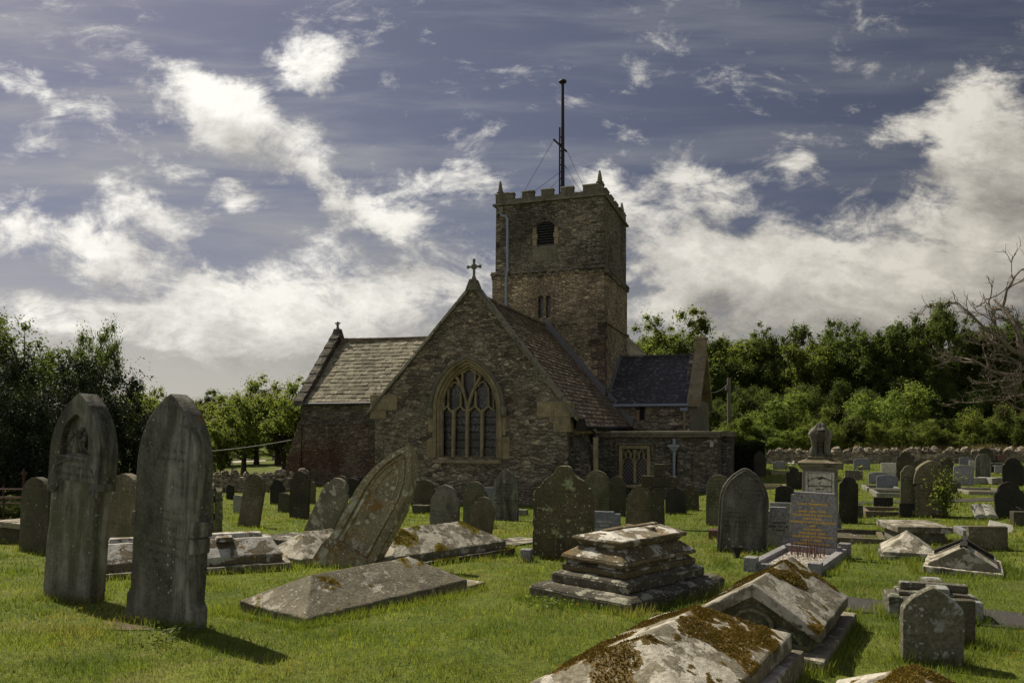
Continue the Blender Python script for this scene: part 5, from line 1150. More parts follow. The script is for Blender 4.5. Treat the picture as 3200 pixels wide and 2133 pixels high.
mb = MB(); mb.prism([(x, z+.162) for x, z in prof('notch', wT, hT, .06)], KL-.20, KL-.10); hs_ = mb.build('headstone', 'granite', TG, bevel=.008); hs_.rotation_euler = (0, R(1.2), 0)
gold = 'IN\nLOVING   REMEMBRANCE\nOF\nALFRED  JONES  TOMES\nCALLED HOME 2ND MARCH 1951\nAGED 62 YEARS\nUNDERNEATH ARE THE EVERLASTING\nARMS\nALSO HIS WIFE\nHILDA MINNIE TOMES\nCALLED HOME 18TH MARCH 1963\nAGED 71 YEARS\nGWENDOLINE JOYCE TOMES\n1915      2004'
text(gold, .036, TG, (0, KL-.203, .162+hT*.87), 'goldletters', lines=1.42)
sk = MB()
for i in range(46):
    x, y = random.uniform(-KW+.14, KW-.2), random.uniform(.05, KL-.33); h = random.uniform(.10, .24); sk.tube([(x, y, .06), (x+random.uniform(-.02, .02), y, .06+h)], [.005, .003], 4)
sk.build('dead_stems', 'stick', TG)
# urn monument
p = G(2583, 1668); k = p.y/F; MO = empty('urn_monument', p+Vector((0, .3, 0)), (0, 0, -R(22))); tag(MO, 'tall pedestal monument with a draped urn and a white lettered tablet', 'monument')
MO.scale = (1, 1, 1)
yy = lambda y: (1668-y)*k
def sq(name, hw0, hw1, z0, z1, mat='monument', bevel=.012):
    m_ = MB(); m_.hexa([(-hw0, -hw0, z0), (hw0, -hw0, z0), (hw0, hw0, z0), (-hw0, hw0, z0), (-hw1, -hw1, z1), (hw1, -hw1, z1), (hw1, hw1, z1), (-hw1, hw1, z1)]); return m_.build(name, mat, MO, bevel=bevel, amp=.004)
sq('base', .37, .36, -.1, yy(1628)); sq('base_moulding', .36, .33, yy(1628)+.002, yy(1618)); sq('base_moulding', .345, .315, yy(1618)+.002, yy(1606))
sq('pedestal', .31, .30, yy(1606)+.002, yy(1468)); sq('cornice', .31, .34, yy(1468)+.002, yy(1460)); sq('cornice', .345, .39, yy(1460)+.002, yy(1450)); sq('cornice', .39, .39, yy(1450)+.002, yy(1446), 'brown'); sq('cornice', .39, .24, yy(1446)+.002, yy(1437), 'brown')
sq('urn_plinth', .225, .215, yy(1437)+.002, yy(1427), 'brown', .008)
mb = MB(); mb.box(-.245, .245, -.330, -.29, yy(1604), yy(1475)); tb = mb.build('tablet', 'marble', MO, bevel=.006)
mb = MB(); z0, z1 = yy(1600), yy(1478)
for q in ((-.205, .205, z0, z0+.008), (-.205, .205, z1-.008, z1), (-.205, -.197, z0+.008, z1-.008), (.197, .205, z0+.008, z1-.008)): mb.box(q[0], q[1], -.333, -.325, q[2], q[3])
mb.build('tablet_border', 'letters', MO)
text('In Loving Memory', .058, MO, (0, -.3325, yy(1486)), 'letters', arch=1.6)
text('of\nJohanna Philippina\nwife of\nJohn Brinton Gay\nand youngest daughter\nof the late', .055, MO, (0, -.3325, yy(1503)), 'letters', lines=1.05)
mb = MB()
for i in range(14): a_ = random.random()*6.28; mb.lathe([(.002, -.006), (.012, 0), (.002, .006)], 6, (.055*math.cos(a_)*random.random(), -.332, yy(1494)+.018*math.sin(a_)))
mb.build('carved_flowers', 'letters', MO)
mb = MB(); z = yy(1427)+.002; s = k
mb.lathe([(.15, 0), (.15, .035), (.10, .05), (.075, .08), (.07, .19), (.10, .205), (.10, .22), (.08, .235), (.13, .28), (.165, .36), (.17, .42), (.15, .46)], 20, (0, 0, z)); urn = mb.build('urn', 'sooty', MO, smooth=True)
# drapery over the urn: folds hanging to the plinth
n, m_ = 44, 12; vs_, fs = [], []
prof_d = [(.01, .62), (.05, .61), (.075, .585), (.09, .55), (.125, .515), (.165, .475), (.185, .42), (.18, .35), (.155, .25), (.145, .16), (.165, .07), (.19, .015)]
for i, (r_, zz) in enumerate(prof_d):
    for j in range(n):
        w_ = 2*math.pi*j/n; fold = 1+.13*math.sin(5*w_+i*.22)*min(1, i/5)+.07*math.sin(11*w_+1+i*.3)+(.22*math.exp(-((w_-3.5)/.35)**2) if 4 <= i <= 6 else 0)
        vs_.append((r_*fold*math.cos(w_), r_*fold*math.sin(w_), z+zz+.012*math.sin(3*w_+i)))
for i in range(m_-1):
    for j in range(n):
        w_ = math.degrees(2*math.pi*j/n) % 360
        front = 200 < w_ < 340
        if front and i > 4 and not (w_ < 238 or w_ > 302): continue
        if 50 < w_ < 130 and i > 7: continue
        fs.append((i*n+j, i*n+(j+1) % n, (i+1)*n+(j+1) % n, (i+1)*n+j))
mb = MB(); mb.add(vs_, fs); dr = mb.build('drapery', 'sooty', MO, smooth=True); sd = dr.modifiers.new('thick', 'SOLIDIFY'); sd.thickness = .012
kb = empty('grave_kerb', G(2655, 1685), (0, 0, -R(22))); tag(kb, 'weedy kerbed plot with a sunken slab at the foot of the urn monument', 'kerb', 'kerbed plots')
KBS = {}
def kerb_plot(root, W_, L_, h=.12, mat='brown', slabmat=None, t=.09):
    for x0, x1, y0, y1 in ((-W_, -W_+t, -L_, L_), (W_-t, W_, -L_, L_), (-W_+t, W_-t, -L_, -L_+t), (-W_+t, W_-t, L_-t, L_)):
        m2 = MB(); m2.box(x0, x1, y0, y1, -.1, h); m2.build('kerb', mat, root, bevel=.01, amp=.006)
    if slabmat:
        m2 = MB(); m2.box(-W_+t, W_-t, -L_+t, L_-t, -.1, h*.45); m2.build('grave_slab', slabmat, root, cuts=2, amp=.006)
kerb_plot(kb, .52, .62, .11, 'brown', 'dark')
for px, py, yw, W_, L_, mat, lab in ((2752, 1530, 18, .45, .7, 'grey', 'kerbed plot in front of the low grey stone behind the blue one'), (2790, 1546, 18, .5, .75, 'grey', 'kerbed plot in front of the wide low blue grey stone'), (2765, 1604, 18, .45, .6, 'brown', 'brown kerbed plot of the low black slab'), (3066, 1540, 14, .55, .8, 'grey', 'pale kerbed plot with a rough slab in the right field'),
                              (3040, 1668, 18, .22, .35, 'granite', 'granite kerbs beside the stone book'), (2450, 1480, 18, .5, .6, 'tan', 'kerbed plot below the white flowers'), (2415, 1523, 18, .4, .5, 'tan', 'broken pale kerb left of the stepped peak stone')):
    kb = empty('grave_kerb', G(px, py), (0, 0, -R(yw))); tag(kb, lab, 'kerb', 'kerbed plots'); kerb_plot(kb, W_, L_, .10, mat, 'brown' if 'slab' in lab and 'rough' in lab else None)
# long pale recumbent cross in the right field
p = G(3115, 1512); mb = MB(); mb.box(-.85, .85, -.09, .09, .02, .22); mb.box(-.42, -.2, -.35, -.093, .02, .22); mb.box(-.42, -.2, .093, .35, .02, .22); o = mb.build('recumbent_cross', 'pale', None, bevel=.012); o.location = p; o.rotation_euler = (0, 0, R(4)); tag(o, 'pale recumbent cross lying in the right field below the tall round stone', 'cross')
# vase and pot
p = G(2303, 1742); mb = MB(); mb.lathe([(.035, -.02), (.05, 0), (.052, .015), (.04, .04), (.055, .12), (.078, .15), (.08, .165), (.06, .165), (.05, .12)], 14, (0, 0, 0)); o = mb.build('flower_vase', 'black', None, smooth=True); o.location = p; tag(o, 'empty black vase in front of the big pointed brown stone', 'vase')
def flower(name, px, py, hgt, r, label, petal, n=12, pot=None, group=None):
    p = G(px, py); e = empty(name, p); tag(e, label, 'flowers', group)
    mb = MB(); mb.lathe([(.05, 0), (.08, .02), (.11, hgt*.4), (.10, hgt*.42)], 10); mb.build('pot', pot or 'dark', e)
    mb = MB(); lf = []
    for i in range(n):
        a_ = random.random()*6.28; q = Vector((math.cos(a_)*r*random.random()**.5, math.sin(a_)*r*random.random()**.5, hgt*random.uniform(.6, 1.1))); s_ = r*.28
        mb.lathe([(.2*s_, -.5*s_), (s_, 0), (.7*s_, .5*s_), (.1*s_, .6*s_)], 7, q)
    mb.build('blossom', petal, e)
    L_ = rng.normal(0, 1, (60, 3)); L_ /= np.linalg.norm(L_, axis=1)[:, None]; vs_ = []
    for v in L_:
        c_ = np.array((v[0]*r, v[1]*r, hgt*.6+v[2]*hgt*.3)); a_ = np.cross(v, (0, .3, 1)); vs_ += [c_-a_*.04, c_+a_*.04, c_+v*.1]
    npmesh('leaves', np.array(vs_), 3, 'leaf_broad', e)
flower('flower_bouquet', 2471, 1467, .36, .17, 'bunch of white flowers beside the low grey stone', 'petal', 14)
flower('flower_pot', 2690, 1470, .22, .12, 'purple pot of yellow flowers before the wide blue grey stone', 'yellowpetal', 7, 'purple')
flower('flower_pot', 2288, 1489, .16, .16, 'dark pot of red flowers before the scalloped stone', 'red', 8)
# flat table slab and iron railings at far left
p = G(85, 1700); o = empty('table_tomb', p+Vector((0, .35, 0)), (0, 0, -R(24))); tag(o, 'low flat topped table tomb behind the short round stone at far left', 'tomb'); FOOT.append((p.x, p.y+.35, 1.1, .8, 24))
slab('table_slab', .72, .42, .26, .36, 'coped', 0, 0, o); slab('tomb_body', .62, .33, -.1, .258, 'dark', 0, 0, o)
for ri, (Yr, x0, x1, yaw_, lab, n_) in enumerate(((13.4, -9.9, -7.75, 6, 'rusty iron railing with fleur de lis finials at the far left edge', 4), (16.2, -12.4, -8.9, 4, 'lower rusty railing behind the first one at the left', 9))):
    rl = empty('iron_railing', (0, 0, 0)); tag(rl, lab, 'railing', 'rusty grave railings'); H_ = (1.15, .8)[ri]
    def rp(s, z): x = x0+(x1-x0)*s; y = Yr+.1*(1-s)*yaw_/6*2; return Vector((x, y, gzf(x, y)+z))
    for z in (H_*.80, H_*.68, .2):
        mb = MB(); mb.tube([rp(0, z), rp(1, z)], .016, 6); mb.build('rail', 'rust', rl)
    for i in range(n_):
        s = i/(n_-1); mb = MB(); mb.tube([rp(s, -.05), rp(s, H_)], .019, 6); q = rp(s, H_)
        mb.tube([q, q+Vector((0, 0, .05)), q+Vector((0, 0, .14))], [.015, .035, .004], 6)
        for sx in (-1, 1): mb.tube([q+Vector((0, 0, .0)), q+Vector((sx*.05, 0, .06)), q+Vector((sx*.065, 0, .03))], [.014, .012, .006], 5)
        mb.build('railing_post', 'rust', rl)
# ---------------------------------------------------------------- ground, paths
def axis(lim, fine, step, grow):
    v = [0.0]
    while v[-1] < lim: v.append(v[-1]+(step if v[-1] < fine else step+(v[-1]-fine)*grow))
    return np.array(v)
xa = axis(420, 34, 1.0, .12); xs = np.concatenate([-xa[::-1][:-1], xa]); ys = np.concatenate([[-30, -15, -5], axis(640, 66, .8, .10)])
gx, gy = np.meshgrid(xs, ys); gzv = gz(gx, gy); nx_, ny_ = len(xs), len(ys)
me = bpy.data.meshes.new('ground'); idx = np.arange(nx_*ny_).reshape(ny_, nx_)
me.from_pydata(np.stack([gx, gy, gzv], -1).reshape(-1, 3).tolist(), [], np.stack([idx[:-1, :-1], idx[:-1, 1:], idx[1:, 1:], idx[1:, :-1]], -1).reshape(-1, 4).tolist())
for p in me.polygons: p.use_smooth = True
ground = link(me, 'ground', 'ground'); tag(ground, 'mown churchyard turf sloping down to the church', None, None, 'structure')
def ribbon(name, top, bot, mat, label, dz):
    def samp(pl, n=60):
        P = [G(*q) for q in pl]; d = [0]
        for a, b in zip(P, P[1:]): d.append(d[-1]+(b-a).length)
        out = []
        for i in range(n+1):
            s = d[-1]*i/n; k = max(j for j in range(len(P)-1) if d[j] <= s+1e-9); out.append(P[k].lerp(P[k+1], (s-d[k])/max(1e-6, d[k+1]-d[k])))
        return out
    A_, B_ = samp(top), samp(bot); vs_ = []
    for i, (a, b) in enumerate(zip(A_, B_)):
        j = .05*mnoise.noise(Vector((i*.35, 0, 3))), .05*mnoise.noise(Vector((i*.4, 9, 3)))
        for k in range(5):
            q = a.lerp(b, k/4)
            q += (b-a).normalized()*(j[0] if k == 0 else j[1] if k == 4 else 0); vs_.append((q.x, q.y, gzf(q.x, q.y)+dz))
    mb = MB(); mb.add(vs_, [(i*5+k, i*5+5+k, i*5+6+k, i*5+1+k) for i in range(len(A_)-1) for k in range(4)]); o = mb.build(name, mat); tag(o, label, None, None, 'structure'); return o
PATHS = [ribbon('path', [(2545, 1858), (2623, 1864), (2779, 1879), (3080, 1905), (3199, 1918), (3500, 1945)], [(2545, 1900), (2623, 1907), (2781, 1922), (3080, 1957), (3199, 1967), (3500, 1996)], 'asphalt', 'dark asphalt path crossing the grass at lower right', .012),
         ribbon('path', [(2640, 1571), (2960, 1562), (3110, 1555), (3320, 1548)], [(2640, 1576), (2960, 1571), (3110, 1565), (3320, 1558)], 'asphalt', 'narrow asphalt path crossing the right field', .012),
         ribbon('track', [(690, 1443), (740, 1440), (790, 1437), (830, 1436)], [(690, 1449), (740, 1446), (790, 1443), (830, 1441)], 'gravel', 'pale track across the far sunlit field at left', .03)]
mb = MB()
pc = G(445, 1950); vs_ = [(pc.x, pc.y, gzf(pc.x, pc.y)+.012)]
for i in range(24):
    a_ = i/24*6.283; r_ = .22+.14*mnoise.noise(Vector((math.cos(a_)*2, math.sin(a_)*2, 1))); x, y = pc.x+r_*1.4*math.cos(a_), pc.y+r_*math.sin(a_)*1.1; vs_.append((x, y, gzf(x, y)+.006))
mb.add(vs_, [(0, i+1, (i+1) % 24+1) for i in range(24)]); tag(mb.build('soil', 'soil', amp=.008), 'bare earth patch at the foot of the two tallest stones', None, None, 'structure')
# ---------------------------------------------------------------- boundary walls
def rubble_wall(label, p0, p1, h, t, cope, back=0.0):
    w = empty('boundary_wall', (0, 0, 0)); tag(w, label, 'wall'); d = (p1-p0); L = d.length; d.normalize(); nrm = Vector((d.y, -d.x, 0)); n = int(L/.8); vs_, fs = [], []
    def P(s, o, z): q = p0+d*s+nrm*o; return Vector((q.x, q.y, gzf(q.x, q.y-(.6 if back else 0))+z))
    for i in range(n+1):
        s = L*i/n; hh = h*(1+.06*mnoise.noise(Vector((s*.4, 1, 2)))); vs_ += [P(s, t/2, -.2), P(s, -t/2, -.2), P(s, -t/2, hh), P(s, t/2, hh)]
    for i in range(n):
        a, b = 4*i, 4*i+4; fs += [(a, b, b+3, a+3), (a+3, b+3, b+2, a+2), (a+1, a+2, b+2, b+1)]
    fs += [(0, 3, 2, 1), (4*n, 4*n+1, 4*n+2, 4*n+3)]
    mb = MB(); mb.add(vs_, fs); mb.build('masonry', 'cemwall', w, amp=.015)
    cs = MB(); s = 0.0
    while s < L:
        r_ = random.uniform(.18, .46)*cope; q = P(s, random.uniform(-.05, .05), h+r_*.30); k = len(cs.v)
        cs.lathe([(r_*.3, -r_*.45), (r_*.55, -r_*.3), (r_*.6, .05*r_), (r_*.45, r_*.42), (r_*.15, r_*random.uniform(.5, .75))], 7, q)
        j_ = Matrix.Rotation(random.uniform(-.4, .4), 3, 'Y'); st = random.uniform(.8, 1.25)
        for i in range(k, len(cs.v)):
            v = j_ @ (Vector(cs.v[i])-q); v.x *= st; v += Vector((random.uniform(-1, 1), random.uniform(-1, 1), random.uniform(-1, 1)))*r_*.09; cs.v[i] = tuple(q+v)
        s += r_*random.uniform(.85, 1.5)
    cs.build('coping_stones', 'cemwall', w); return w
rubble_wall('low dry stone boundary wall with rough coping stones along the right field', Vector((11.5, 42.5, 0)), Vector((44, 43.0, 0)), .52, .5, 1.0, .6)
rubble_wall('tumbledown stone wall behind the stones left of the church', Vector((-18.5, 33.2, 0)), Vector((-9.2, 34.6, 0)), .62, .5, 1.0)
far_st = None
for i in range(9):
    q = G(random.uniform(690, 870), random.uniform(1424, 1438)); mb = MB(); w_ = random.uniform(.3, .5); mb.prism(dense(prof(random.choice(['round', 'flat', 'camber']), w_*2, random.uniform(.6, 1.0)), .2, .01), -.12, .12)
    o = mb.build('headstone', 'pale'); o.location = q; o.rotation_euler = (0, 0, random.uniform(-.6, .2)); tag(o, 'tiny pale gravestone in the sunlit far field under the trees', 'gravestone', 'far gravestones beyond the left wall')
# ---------------------------------------------------------------- trees
def leaf_cloud(centers, radii, per, size, aspect=.6, squash=.8, droop=0.0):
    out = []
    for c, r_ in zip(centers, radii):
        n = int(per*(r_/np.mean(radii))**2); d = rng.normal(0, 1, (n, 3)); d /= np.linalg.norm(d, axis=1)[:, None]
        rad = r_*np.abs(rng.normal(0, .78, (n, 1))).clip(.05, 1.55)
        q = c+d*rad*np.array((1, 1, squash)); nn = d*.7+rng.normal(0, .6, (n, 3))+np.array((0, 0, .45)); nn /= np.linalg.norm(nn, axis=1)[:, None]
        a = np.cross(nn, rng.normal(0, 1, (n, 3))); a /= np.linalg.norm(a, axis=1)[:, None]; b = np.cross(nn, a); s = size*rng.uniform(.6, 1.35, (n, 1))
        b[:, 2] -= droop; out.append(np.stack([q-a*s*.5, q+b*s*aspect*.5, q+a*s*.5, q-b*s*aspect*.5], 1))
    return np.concatenate(out).reshape(-1, 3)
def tree_data(seed, H, Wc, base, nclump, per, leaf, cr=.2, lean=0.0, shape=1.0, squash=.8, aspect=.6, limbs=9, tr=.035, droop=0.0):
    global rng
    rng = np.random.default_rng(seed); rd_ = random.Random(seed); cs, rs = [], []
    ch = H-base
    nl = max(14, nclump//7); per_l = max(4, int(nclump*1.35)//nl)
    for i in range(nl):
        d = rng.normal(0, 1, 3); d /= np.linalg.norm(d); k = rng.uniform(.3, 1.0)**.5
        if i < nl*.3: d[2] = -abs(d[2])*.9-.05
        z = base+ch*(.5+.40*d[2]*k); f = (z-base)/ch; wmax = Wc/2*(math.sin(math.pi*min(1, max(.10, f*.86+.12)))**.55)
        hv = np.array((d[0], d[1])); hv = hv/(np.linalg.norm(hv)+1e-6)*wmax*k*rng.uniform(.6, .9); lr = Wc*rng.uniform(.14, .24)*(1-.35*max(0, f-.3))
        for j in range(per_l):
            e = rng.normal(0, 1, 3); e /= np.linalg.norm(e); e[2] = e[2]*.9+.2
            c = np.array((hv[0]+lean*f*H, hv[1], z))+e*lr*rng.uniform(.55, 1.05)*np.array((1, 1, squash*.85)); c[2] = min(c[2], H-Wc*cr*.5); cs.append(c); rs.append(Wc*cr*rng.uniform(.5, 1.35))
    nclump = len(cs)
    lv = leaf_cloud(cs, rs, per, leaf, aspect, squash, droop)
    mb = MB(); r0 = H*tr; top = base+ch*.62
    tp = [Vector((lean*H*s*s*.6+.08*math.sin(s*5+seed), .06*math.cos(s*4+seed), -.3+(top+.3)*s)) for s in [i/7 for i in range(8)]]
    mb.tube(tp, [r0*(1.35 if i == 0 else 1.05-.85*i/7) for i in range(8)], 9)
    order = list(range(nclump)); rd_.shuffle(order)
    for j in order[:limbs*2]:
        c = Vector(cs[j]); s = min(.98, max(.25, (c.z-base*.4)/(top+.3)*.75)); k = int(s*7); a = tp[k].lerp(tp[min(7, k+1)], s*7-k); m_ = a.lerp(c, .5)+Vector((0, 0, .06*H*rd_.uniform(-.2, 1)))
        mb.tube([a, a.lerp(m_, .6)+Vector((0, 0, .01*H)), m_, c], [r0*.42, r0*.33, r0*.22, r0*.06], 6)
    return lv, mb
PROTO = {}
def tree(key, name, label, loc, rot, sc, leafmat, cat='tree', group=None, args=None, barkm='bark'):
    e = empty(name, loc, (0, 0, rot)); e.scale = sc if isinstance(sc, tuple) else (sc,)*3; tag(e, label, cat, group)
    kk = (key, leafmat)
    if key not in PROTO: PROTO[key] = tree_data(**args)
    if kk not in PROTO:
        lv, mb = PROTO[key]; c = npmesh('crown', lv, 4, leafmat, e); t_ = mb.build('trunk', barkm, e, smooth=True); PROTO[kk] = (c.data, t_.data)
    else:
        for nm, d in zip(('crown', 'trunk'), PROTO[kk]):
            o = bpy.data.objects.new(nm, d); COL.objects.link(o); o.parent = e
    return e
TA = dict(a=dict(seed=11, H=10, Wc=8.0, base=.8, nclump=190, per=190, leaf=.19, cr=.058, squash=1.15, limbs=20),
          b=dict(seed=23, H=10, Wc=7.0, base=1.0, nclump=170, per=190, leaf=.19, cr=.06, squash=1.2, limbs=20),
          c=dict(seed=37, H=10, Wc=9.0, base=.7, nclump=210, per=190, leaf=.19, cr=.053, squash=1.1, limbs=22),
          d=dict(seed=51, H=10, Wc=6.0, base=1.2, nclump=150, per=190, leaf=.19, cr=.064, squash=1.2, limbs=18),
          s=dict(seed=61, H=3, Wc=3.4, base=.05, nclump=130, per=150, leaf=.085, cr=.062, tr=.014, limbs=20, squash=1.15),
          u=dict(seed=67, H=3, Wc=2.4, base=.05, nclump=110, per=150, leaf=.08, cr=.066, tr=.012, limbs=20, squash=1.5),
          n=dict(seed=71, H=7, Wc=6.2, base=1.3, nclump=230, per=120, leaf=.125, cr=.056, limbs=44, tr=.024, squash=1.0))
def wood(px, top, Y, key, wide, mat, label, group, name='broadleaf_tree', cat='tree', basez=None):
    x = (px-CXP)/F*Y; z = gzf(x, Y) if basez is None else basez; H = (HZ-top)/F*Y-z; k = H/TA[key]['H']; kw = wide/F*Y/TA[key]['Wc'] if wide else k
    return tree(key, name, label, (x, Y, z-.05), random.uniform(0, 6.28), (kw, kw, k), mat, cat, group, TA[key])
gw = 'trees of the wood behind the right field'
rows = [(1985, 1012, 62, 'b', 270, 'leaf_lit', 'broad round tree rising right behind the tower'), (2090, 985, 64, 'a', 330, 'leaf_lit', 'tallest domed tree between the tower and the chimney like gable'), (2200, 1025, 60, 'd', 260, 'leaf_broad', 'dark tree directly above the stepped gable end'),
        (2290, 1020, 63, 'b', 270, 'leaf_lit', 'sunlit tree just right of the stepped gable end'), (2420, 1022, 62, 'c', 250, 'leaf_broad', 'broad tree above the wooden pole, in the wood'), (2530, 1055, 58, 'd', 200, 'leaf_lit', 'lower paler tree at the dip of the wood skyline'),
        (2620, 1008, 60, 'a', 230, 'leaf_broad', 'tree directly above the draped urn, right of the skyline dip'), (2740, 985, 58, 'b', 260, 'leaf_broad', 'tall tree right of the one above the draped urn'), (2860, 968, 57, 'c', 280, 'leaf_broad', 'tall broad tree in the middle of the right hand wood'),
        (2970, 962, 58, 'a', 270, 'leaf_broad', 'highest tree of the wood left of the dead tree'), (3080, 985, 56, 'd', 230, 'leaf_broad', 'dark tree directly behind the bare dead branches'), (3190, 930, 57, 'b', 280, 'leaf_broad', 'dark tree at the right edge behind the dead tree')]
rows = [(a_, b_-24, *c_) for a_, b_, *c_ in rows]
for r_ in rows: wood(*r_, gw)
for i, px in enumerate((1960, 2060, 2160, 2260, 2360, 2470, 2580, 2690, 2800, 2910, 3030, 3140, 3260)):
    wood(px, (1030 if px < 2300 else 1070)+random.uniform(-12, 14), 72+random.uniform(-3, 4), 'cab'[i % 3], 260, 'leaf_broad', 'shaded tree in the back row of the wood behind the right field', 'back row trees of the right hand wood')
for i, px in enumerate((2330, 2450, 2560, 2680, 2790, 2900, 3010, 3130)):
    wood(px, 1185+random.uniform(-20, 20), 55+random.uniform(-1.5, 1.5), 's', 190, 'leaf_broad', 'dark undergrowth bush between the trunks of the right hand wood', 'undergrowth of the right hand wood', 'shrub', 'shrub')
gs = 'shrubs on the bank beyond the right wall'
for i, px in enumerate((2310, 2390, 2475, 2560, 2650, 2740, 2830, 2925, 3020, 3110, 3195)):
    wood(px, 1318+random.uniform(-26, 26), 46.5+random.uniform(-.8, 1.2), 'us'[i % 2], random.uniform(110, 160), ('leaf_lit', 'leaf_broad', 'leaf_light')[i % 3], 'low leafy bush in the tangle just above the right hand wall', 'low tangle of bushes above the right wall', 'shrub', 'shrub')
for r_ in [(2345, 1300, 48, 's', 190, 'leaf_light', 'bright bushy shrub at the foot of the wooden pole'), (2440, 1225, 50, 'u', 180, 'leaf_light', 'bright upright shrub left of the urn'), (2395, 1335, 46, 'u', 150, 'leaf_light', 'low bright shrub behind the wall left of the urn'), (2520, 1262, 49, 's', 170, 'leaf_light', 'sunny shrub directly behind the urn'),
           (2640, 1300, 47, 'u', 130, 'leaf_berry', 'reddish berry shrub right of the urn'), (2580, 1330, 46, 's', 120, 'leaf_light', 'small light shrub at the right shoulder of the urn'), (2735, 1205, 50, 's', 220, 'leaf_light', 'large yellow green shrub in the middle of the bank'), (2820, 1190, 51, 'u', 190, 'leaf_light', 'tall yellow green shrub right of the large one on the bank'),
           (2860, 1300, 46, 's', 150, 'leaf_light', 'pale leaved shrub low on the bank above the wall'), (2985, 1345, 45.6, 'u', 80, 'leaf_lit', 'thin sapling on the bank among dry grass'), (3075, 1255, 48, 's', 180, 'leaf_lit', 'mid green shrub under the dead tree'), (3175, 1260, 47, 's', 160, 'leaf_berry', 'dark shrub dotted with red berries at right edge'), (2960, 1300, 50, 's', 130, 'leaf_broad', 'shadowy shrub right of the pale leaved one'),
           (2255, 1330, 44, 'u', 90, 'leaf_light', 'bright shrub peeping over the clipped hedge'), (2222, 1235, 52, 's', 170, 'leaf_broad', 'dark bush directly right of the stepped gable end')]:
    wood(*r_, gs, 'shrub', 'shrub')
for px, py, Y in ((3175, 1300, 46.4), (2650, 1330, 46.3)):
    q = at(px, py, Y); mb = MB(); 
    for i in range(60): c_ = q+Vector((random.gauss(0, .75), random.uniform(-.4, .4), random.gauss(0, .6))); mb.lathe([(.004, -.025), (.025, 0), (.004, .025)], 6, c_)
    o = mb.build('berry_cluster', 'red', None, smooth=True); tag(o, 'red berries on the dark shrub at the right edge' if px > 3000 else 'scattered red berries on the shrub right of the urn', 'berries')
# middle left trees beyond the wall
for i, px in enumerate((470, 560, 620, 700, 800, 870, 950)):
    wood(px, 1205+random.uniform(-20, 20), 60+random.uniform(-2, 3), 'abd'[i % 3], 170, ('leaf_lit', 'leaf_broad')[i % 2], 'leafy tree filling the gap behind the rounded trees left of the church', 'second row of trees left of the church')
gm = 'broadleaf trees between the tall stones and the church'
wood(765, 1140, 47, 'n', 340, 'leaf_lit', 'rounded sunlit tree left of the transept', gm); wood(890, 1146, 45, 'n', 290, 'leaf_lit', 'thinner tree touching the transept corner', gm); wood(455, 1195, 52, 'n', 300, 'leaf_lit', 'low rounded tree seen between the two tallest stones', gm)
wood(690, 1300, 42, 'd', 110, 'leaf_lit', 'small dark stemmed tree right of the tallest blank stone', gm); wood(645, 1205, 60, 'd', 110, 'leaf_broad', 'sparse pine like tree peeping right of the tallest blank stone', gm)
for i, (px, tp, Y) in enumerate(((-60, 1180, 75), (90, 1200, 80), (230, 1190, 78), (370, 1225, 80), (520, 1260, 82), (660, 1290, 85), (800, 1290, 86), (930, 1270, 84), (1050, 1280, 86), (1180, 1290, 88), (1330, 1270, 90))):
    wood(px, tp, Y, 'acb'[i % 3], 280, 'leaf_lit', 'distant tree in the line beyond the left field', 'distant trees beyond the left field')
for i, px in enumerate((640, 760, 880, 1000)):
    wood(px, 1385+random.uniform(-8, 8), 70+i, 's', 130, 'leaf_lit', 'distant bush under the tree line beyond the left field', 'distant bushes beyond the left field', 'shrub', 'shrub')
# far left: yew before tall broadleaf trees
TA['y'] = dict(seed=83, H=6, Wc=7.5, base=.3, nclump=150, per=330, leaf=.13, cr=.075, aspect=.34, squash=1.0, droop=.5, limbs=10, tr=.04)
TA['t'] = dict(seed=91, H=8, Wc=7.0, base=2.0, nclump=170, per=150, leaf=.12, cr=.06, limbs=36, tr=.022, squash=1.0)
wood(140, 1075, 21.5, 'y', 560, 'leaf_yew', 'dark spreading yew tree at far left behind the pointed stones', 'dark trees at the left edge', 'yew_tree')
wood(385, 1210, 24, 'y', 330, 'leaf_yew', 'lower dark yew bough mass right of the carved niche stone', 'dark trees at the left edge', 'yew_tree')
wood(-40, 1150, 19.5, 'y', 420, 'leaf_yew', 'dark yew cut off by the left edge', 'dark trees at the left edge', 'yew_tree')
wood(70, 968, 30, 't', 470, 'leaf_broad', 'tall leafy tree above the yew at far left', 'dark trees at the left edge'); wood(270, 1000, 29, 't', 250, 'leaf_broad', 'leafy branches reaching right above the yew', 'dark trees at the left edge')
wood(-120, 960, 31, 't', 430, 'leaf_broad', 'tall leafy tree cut off at the left edge', 'dark trees at the left edge')
wood(30, 1560, 18.2, 'u', 300, 'leaf_light', 'low bright leafy shrub behind the iron railings', None, 'shrub', 'shrub')
